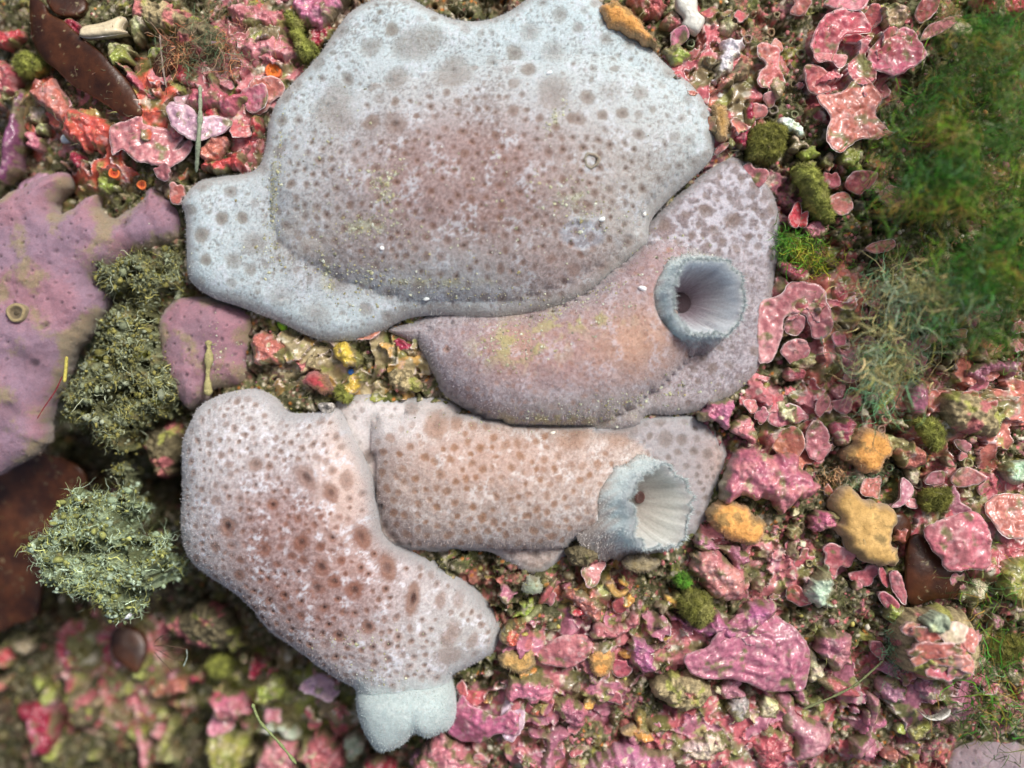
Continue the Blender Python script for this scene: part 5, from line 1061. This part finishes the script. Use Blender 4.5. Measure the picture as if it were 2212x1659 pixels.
# ---- detritus
def clump(label, outline, z0, dome, seed, nf):
    cx, cy = np.mean(outline, 0); t = root('detritus_clump', (*P(cx, cy, z0), z0 - .1), label, 'detritus'); rr = np.random.RandomState(seed)
    po = rough_edge(rough_edge(spline(W(outline, z0), 10), .30, 1.5, seed), .12, 5.0, seed + 2); inf = inflate(po, .07, 400)
    def hf(x, y, sd):
        xx = x + .25 * fbm(x, y, 1.4, 3, seed + 1); yy = y + .25 * fbm(x, y, 1.4, 3, seed + 2); rf = 0; am = .5
        for o_ in range(4):
            rf = rf + am * (1 - np.abs(gn(xx * 1.3 * 2.1 ** o_ + 7 * o_, yy * 1.3 * 2.1 ** o_, seed + 20 + o_))) ** 2; am *= .62
        return z0 - .12 + .6 * dome * inf(x, y) + .6 * (rf - .62) + .05 * fbm(x, y, 14, 3, seed + 5) - .8 * ss(.60, .44, rf) - .5 * (1 - ss(0, .35, sd + .3 * (rf - .5)))
    b = blob(po, .024, hf, .6, .5, 4); X, Y = b['X'], b['Y']; n1 = fbm(X, Y, 2.2, 4, seed + 7); n2 = fbm(X, Y, 8, 3, seed + 8)
    tn = C(1.15, 1.28, 1.25) if seed == 921 else C(.9, .88, .8); col = mix(C(.10,.105,.05) * tn + 0 * X[..., None], C(.24,.27,.17) * tn, ss(-.3, .35, n1 + .5 * n2)); col = mix(col, C(.24,.19,.08), .7 * ss(.15, .4, fbm(X, Y, 3, 3, seed + 9))); col = mix(col, C(.34,.34,.05), .6 * ss(.25, .4, fbm(X, Y, 4, 3, seed + 10)))
    o, v = blob_put('floc', b, col, M_DET, t)
    i = rr.randint(0, len(v), nf); i = i[(fbm(v[i, 0], v[i, 1], 1.5, 3, seed + 33) + rr.uniform(-.15, .15, len(i))) > -.06]; nf = len(i); p0 = v[i] + rr.normal(0, .04, (nf, 3)) + np.array([0, 0, .1]); d0 = rr.normal(0, 1, (nf, 3)) * np.array([1, 1, .4])
    cols = [(.30,.35,.23), (.42,.48,.36), (.32,.31,.10), (.15,.16,.08), (.42,.40,.13)]; wt = [4, 3 if seed == 921 else 1.5, 2.4, 2.4, 1.2]
    clus = fbm(p0[:, 0], p0[:, 1], 1.4, 3, seed + 31)[:, None]; c = pick(rr, cols, wt, nf) * tn * (1 + .9 * clus)
    f = fibres('algal_fibre', p0, d0, rr.uniform(.12, .55, nf), 10, rr.uniform(.004, .012, nf), .5, c, t, seed + 1); f['kind'] = 'stuff'
    m = nf; i = rr.randint(0, len(v), m); sz = rr.lognormal(-3.8, .6, m).clip(.01, .10); V = ico[None] * sz[:, None, None] * rr.uniform(.4, 1.6, (m, 1, 3)) * rr.uniform(.7, 1.2, (m, 12, 1)) + (v[i] + rr.normal(0, .05, (m, 3)) + np.array([0, 0, .08]))[:, None, :]
    c = pick(rr, cols, wt, m) * tn * .75
    g = put('crumb', V.reshape(-1, 3), (np.arange(m)[:, None, None] * 12 + icf[None]).reshape(-1, 3), np.repeat(c, 12, 0), M_DET, t); g['kind'] = 'stuff'
    return t
clump('greenish detritus clump full of fibres and holes beside the small patch of mauve sponge', [(215,690),(240,660),(290,645),(335,680),(345,730),(370,790),(385,850),(370,890),(320,900),(290,940),(252,980),(256,1020),(248,1060),(262,1085),(236,1095),(232,1050),(222,1010),(215,965),(185,915),(140,900),(125,860),(160,810),(190,760)], -.1, .55, 901, 3600)
clump('pale grey green detritus clump like torn lace lying on the dark kelp blade', [(100,1140),(120,1080),(160,1060),(210,1075),(262,1060),(285,1100),(280,1140),(330,1180),(352,1230),(345,1265),(300,1290),(270,1330),(235,1350),(215,1320),(180,1290),(140,1290),(100,1270),(75,1225),(60,1180)], .75, .45, 921, 3600)
clump('loose brown detritus clump draped in the gap between mauve sponge and largest sponge', [(205,560),(260,535),(320,545),(390,520),(398,570),(385,640),(345,660),(300,650),(250,640),(215,610)], -.1, .4, 941, 2200)
def cord(name, pts, rad, col, label, cat, mat=None, zs=None, rough=.75, nu=7, parent=None):
    p = np.array(pts, float); z = np.array(zs, float) if np.ndim(zs) else np.full(len(p), zs); k = 10; out = []
    for i in range(len(p) - 1):
        for j in range(k + (i == len(p) - 2)):
            t = j / k; out.append(np.append(p[i] * (1 - t) + p[i + 1] * t, z[i] * (1 - t) + z[i + 1] * t))
    out = np.array(out); sm = out.copy()
    for _ in range(12): sm[1:-1] = .5 * sm[1:-1] + .25 * (sm[:-2] + sm[2:])
    w3 = np.stack([*P(sm[:, 0], sm[:, 1], sm[:, 2]), sm[:, 2]], 1); m = len(w3)
    d = np.gradient(w3, axis=0); d /= np.linalg.norm(d, axis=1)[:, None]; e1 = np.cross(d, C(0, 0, 1)); e1 /= np.linalg.norm(e1, axis=1)[:, None] + 1e-9; e2 = np.cross(e1, d)
    rd = rad * (1 + rough * fbm(w3[:, 0], w3[:, 1], 5, 3, int(rad * 9999)) * 1.3); rd = np.maximum(rd, rad * .25); rd[0] *= .3; rd[-1] *= .3
    t = np.arange(nu) / nu * 2 * np.pi; V = (w3[:, None, :] + rd[:, None, None] * (np.cos(t)[None, :, None] * e1[:, None] + np.sin(t)[None, :, None] * e2[:, None])); cen = w3[m // 2]
    i = np.arange(m - 1)[:, None]; kk = np.arange(nu)[None, :]; F = np.stack([i * nu + kk, i * nu + (kk + 1) % nu, (i + 1) * nu + (kk + 1) % nu, (i + 1) * nu + kk], -1).reshape(-1, 4)
    o = put(name, V.reshape(-1, 3) - (cen if parent is None else 0), F, np.tile(C(*col), (m * nu, 1)), mat or M_DET, parent)
    if parent is None: o.location = cen; tag(o, label, cat)
    return o
cord('hydroid_stalk', [(432,185),(433,250),(428,310),(424,372)], .045, (.25,.29,.20), 'grey green stalk hanging across the pale lilac plate', 'hydroid', zs=[.9, 1.15, 1.1, .7])
cord('seaweed_thread', [(345,75),(348,110),(352,150),(360,190)], .022, (.30,.24,.20), 'thin pale thread rising beside the short dark kelp blade', 'seaweed', zs=.55)
cord('seaweed_thread', [(1735,1532),(1800,1505),(1850,1480),(1910,1425)], .025, (.16,.18,.08), 'olive thread lying from the mauve finger towards the encrusted pebble', 'seaweed', zs=.75)
cord('seaweed_thread', [(80,905),(95,880),(120,845),(135,812)], .014, (.2,.02,.03), 'curved dark red thread on the mauve sponge', 'seaweed', zs=.3)
cord('worm_tube', [(144,770),(142,800),(139,826)], .04, (.45,.40,.09), 'straight yellow tube sticking out beside the greenish detritus clump', 'worm tube', zs=.6, rough=.1)
cord('seaweed_thread', [(640,1650),(600,1600),(560,1560),(545,1520)], .03, (.22,.27,.11), 'yellow green thread curling up from the lower edge', 'seaweed', zs=.3)
cord('hydroid_stalk', [(450,735),(452,770),(448,810),(450,855)], .07, (.34,.31,.14), 'yellow silt covered stalk on the small mauve patch', 'hydroid', zs=[.25, .3, .25, .2], rough=.9)
# hydroid with thin brown branches
hy = root('hydroid', (*P(345, 1400, .3), .3), 'tiny hydroid with thin brown branches beside the small oval kelp blade', 'hydroid')
for k, pts in enumerate([[(331,1396),(352,1394),(384,1398),(403,1402)], [(334,1402),(350,1410),(372,1424),(398,1426)], [(332,1406),(346,1424),(362,1440),(372,1452)], [(330,1394),(340,1380),(352,1372),(366,1372)], [(345,1408),(362,1404),(378,1412),(388,1410)]]):
    cord('branch', pts, .009, (.09,.055,.035), None, None, zs=[-.6, -.35, -.2, -.25], parent=hy)
cord('tip', [(403,1402),(405,1420),(396,1440)], .018, (.24,.29,.25), None, None, zs=-.2, parent=hy)

# ---- green algae
def tuft(label, spots, n, seed, cols, wts, lean, zlo, zhi, ln, wid=(.007, .016), thin=-9):
    rr = np.random.RandomState(seed); P0 = []
    tot = sum(s[4] for s in spots)
    for (px, py, sx, sy, ww) in spots:
        k = int(n * ww / tot); P0.append(np.stack([rr.normal(px, sx, k), rr.normal(py, sy, k)], 1))
    q = np.concatenate(P0); q = q[fbm(q[:, 0] / 100, q[:, 1] / 100, 1.1, 3, seed) + rr.uniform(-.2, .2, len(q)) > thin]; k = len(q); z0 = rr.uniform(zlo, zhi, k) ; x, y = P(q[:, 0], q[:, 1], z0)
    cx, cy = q.mean(0); t = root('algae_tuft', (*P(cx, cy, .3), .3), label, 'algae')
    d0 = rr.normal(0, .6, (k, 3)) + np.array(lean); c = pick(rr, cols, wts, k)
    hue = fbm(x, y, 1.3, 3, seed + 4)[:, None]; c = np.where(hue > .1, c * np.array([1.9, 1.25, .9]), np.where(hue < -.1, c * np.array([.5, .9, .7]), c))
    o = fibres('filament', np.stack([x, y, z0 + gz(np.clip(x, -13, 13), np.clip(y, -10, 10)) * .5], 1), d0, rr.uniform(*ln, k), 8, rr.uniform(*wid, k), .4, c, t, seed + 1); o['kind'] = 'stuff'
    return t
G1 = [(.04,.14,.012), (.08,.24,.02), (.11,.13,.025), (.17,.16,.05), (.24,.28,.16), (.02,.05,.01)]
tuft('thick bright green algae tuft filling the upper east side', [(2150,120,60,70,2.2), (2120,260,75,80,2.4), (2090,400,75,70,2.4), (2150,520,70,70,2.6), (2050,330,60,60,1.2), (2170,660,50,50,1.4), (2000,480,55,60,.7), (1960,340,40,50,.45), (2100,690,50,30,.6)], 22000, 951, G1, [3, 3, 3, 2, .8, 4], (-.5, -.35, .1), .1, 3.1, (.25, .9), (.005, .012), -.10)
tuft('pale grey green algae tuft trailing in wisps over the pink plates', [(1990,620,60,18,1.2), (1960,700,40,60,.8), (1900,800,22,40,.8), (2060,640,50,25,.7), (1930,760,25,40,.6)], 1500, 961, [(.25,.33,.20), (.20,.29,.17), (.15,.22,.08), (.32,.38,.27)], [3, 3, 1, 1], (-.35, -.8, .1), .6, 2.4, (.5, 1.3))
tuft('small green algae tuft at the east edge of the siphon sponge', [(1735,540,28,22,2), (1700,520,14,12,1), (1780,570,30,16,.6)], 900, 971, [(.10,.26,.02), (.24,.34,.05), (.12,.14,.03)], [3, 2, 2], (0, 0, .5), .1, .7, (.15, .5))
tuft('thin green algae tuft in the lower east corner', [(2150,1460,45,60,2), (2180,1560,40,40,1), (2110,1500,30,50,.6), (2150,1270,40,40,.8)], 550, 981, G1, [2, 2, 2, 2, 1, 3], (-.3, .3, .2), .1, 1.5, (.4, 1.1))
tuft('reddish hair like tuft on the dark turfy lump near the upper edge', [(440,95,50,30,2), (500,120,30,25,1), (390,120,30,25,.8)], 800, 991, [(.24,.11,.08), (.30,.20,.13), (.20,.19,.12)], [2, 2, 2], (.1, -.6, .3), .2, .9, (.3, .7), (.005, .011))
tuft('bristly tan tuft between the two orange sea squirts', [(1835,1030,40,14,2)], 350, 995, [(.25,.22,.14), (.32,.30,.22)], [2, 2], (0, -.5, .4), .2, .5, (.15, .35), (.005, .01))
tuft('grey bristly tuft on the flank of the encrusted pebble', [(1935,1400,14,30,2)], 300, 997, [(.28,.30,.22), (.20,.22,.14)], [2, 2], (-.8, 0, .3), .5, .9, (.15, .35), (.005, .01))

# ---- small round life
def lathe(name, prof, cols, loc, mat, parent=None, nu=28, wob=.05, seed=1, squash=(1, 1), rot=0):
    rr = np.random.RandomState(seed); u = np.arange(nu) / nu * 2 * np.pi; w_ = 1 + wob * np.sin(3 * u + seed) + wob * .6 * np.sin(5 * u + 2 * seed); V = []; Cc = []
    for (a, h), c in zip(prof, cols):
        X = a * w_ * np.cos(u) * squash[0]; Y = a * w_ * np.sin(u) * squash[1]; V.append(np.stack([X * math.cos(rot) - Y * math.sin(rot), X * math.sin(rot) + Y * math.cos(rot), np.full(nu, h)], 1)); Cc.append(np.tile(C(*c), (nu, 1)))
    m = len(prof); i = np.arange(m - 1)[:, None] * nu; k = np.arange(nu)[None, :]
    F = np.stack([i + k, i + (k + 1) % nu, i + nu + (k + 1) % nu, i + nu + k], -1).reshape(-1, 4)
    o = link(name, mesh(name, np.concatenate(V), F, np.concatenate(Cc), mat), parent)
    if parent is None: o.location = loc
    return o
def top_at(px, py, z=.5):
    x, y = P(px, py, z); return float(x), float(y), float(ztop(np.array(x), np.array(y)))
def cup(px, py, rpx, label, c1, c2, seed, name='cup_polyp', cat='polyp'):
    x, y, z = top_at(px, py, .3); a = rpx / 100; t = root(name, (x, y, z), label, cat)
    lathe('cup', [(a * 1.1, -.15), (a * 1.05, a * .6), (a, a * .95), (a * .78, a * 1.0), (a * .6, a * .7), (.001, a * .4)], [c1, c1, [v * 1.2 for v in c1], [v * 1.2 for v in c1], c2, c2], None, M_SMOOTH, t, seed=seed)
    lathe('mouth', [(a * .34, a * .5), (a * .3, a * .62), (.001, a * .66)], [c2, [v * .7 for v in c2], [v * .5 for v in c2]], None, M_SMOOTH, t, seed=seed + 3)
cup(592, 155, 17, 'orange cup polyp beside the shoulder of the largest sponge', (.55,.12,.03), (.60,.16,.02), 3)
cup(240, 370, 12, 'orange cup polyp above the mauve sponge, larger of a pair', (.60,.13,.03), (.45,.06,.02), 4)
cup(293, 392, 10, 'orange cup polyp above the mauve sponge, smaller of a pair', (.62,.15,.04), (.50,.09,.03), 5)
cup(34, 675, 20, 'tan ring shaped worm tube on the mauve sponge', (.24,.19,.10), (.13,.10,.06), 6, 'worm_tube', 'worm tube')
def bead(name, px, py, rpx, col, label, cat, sq=(1, 1), rot=0, mat=None, z=.5, h=.8):
    x, y, zz = top_at(px, py, z); a = rpx / 100
    o = lathe(name, [(a, -.06), (a * 1.02, a * .15 * h), (a * .9, a * .5 * h), (a * .6, a * .85 * h), (.001, a * h)], [col] * 5, (x, y, zz), mat or M_SHELL, squash=sq, rot=rot, seed=int(px)); return tag(o, label, cat)
bead('plastic_speck', 752, 803, 6.5, (.05,.22,.75), 'tiny blue speck on the yellow crust in the rubble pocket', 'speck')
bead('white_grain', 1387, 624, 9, (.8,.8,.8), 'white oval grain lying on the back of the siphon sponge', 'grain', (1, .6), -.3, z=1.2)
bead('white_grain', 256, 1342, 9, (.8,.82,.85), 'shining white grain under the lace like detritus clump', 'grain', (1, .7), .5, z=1)
bead('algae_bead', 603, 700, 14, (.25,.55,.02), 'bright green bead under the rim of the largest sponge', 'algae', (.75, 1), .3, M_SMOOTH, .3, 1.2)
bead('white_grain', 1393, 460, 5, (.75,.76,.72), 'pin head white grain near the lower rim of the largest sponge', 'grain', z=.8)
bead('white_grain', 1300, 475, 7, (.72,.76,.74), 'white crumb beside the silt on the largest sponge', 'grain', (1, .7), .4, z=1.2)
bead('white_grain', 826, 537, 4.5, (.8,.8,.78), 'pin head white grain near the middle of the largest sponge', 'grain', z=1.4)
bead('white_grain', 1186, 160, 7, (.78,.8,.82), 'glinting white flake near the upper edge of the largest sponge', 'grain', (1, .5), .4, z=1.2)
bead('white_grain', 920, 645, 7, (.7,.76,.74), 'glassy white crumb on the lower fold of the largest sponge', 'grain', (1, .6), .2, z=.9)
bead('white_grain', 1194, 935, 6, (.8,.78,.68), 'cream grain in the seam between siphon sponge and speckled sponge', 'grain', (1, .6), .3, z=.7)
bead('white_grain', 130, 290, 14, (.55,.62,.62), 'pale grey grain in the dark gap beside the coral red tube', 'grain', (1, .8), .5, z=.1)
bead('white_grain', 1555, 205, 6, (.8,.8,.78), 'white grain against the east edge of the largest sponge', 'grain', z=.2)
# rings of tube worms in the turf
kk = 0
while kk < 26:
    px, py = (r.uniform(1700, 2150), r.uniform(600, 1250)) if kk < 18 else (r.uniform(1450, 1800), r.uniform(20, 250)); x, y = P(px, py, .1); x = np.array(x); y = np.array(y)
    if inside(x, y) > -.15 or ztop(x, y) - gz(x, y) > .04: continue
    a = r.uniform(.06, .11); c1 = [v * r.uniform(.8, 1.2) for v in (.27, .24, .15)]
    where = 'east of the two siphons' if kk < 18 else 'near the upper edge'
    o = lathe('tube_worm', [(a * 1.15, -.1), (a * 1.1, .06), (a, .10), (a * .75, .09), (a * .6, .0), (a * .55, -.12), (.001, -.13)], [c1] * 4 + [[v * .6 for v in c1]] * 3, (float(x), float(y), float(ztop(x, y))), M_GROUND, seed=kk, wob=.08)
    tag(o, f'tan ring of a tube worm opening in the turf {where}', 'tube worm', f'tube worm rings in the turf {where}'); kk += 1
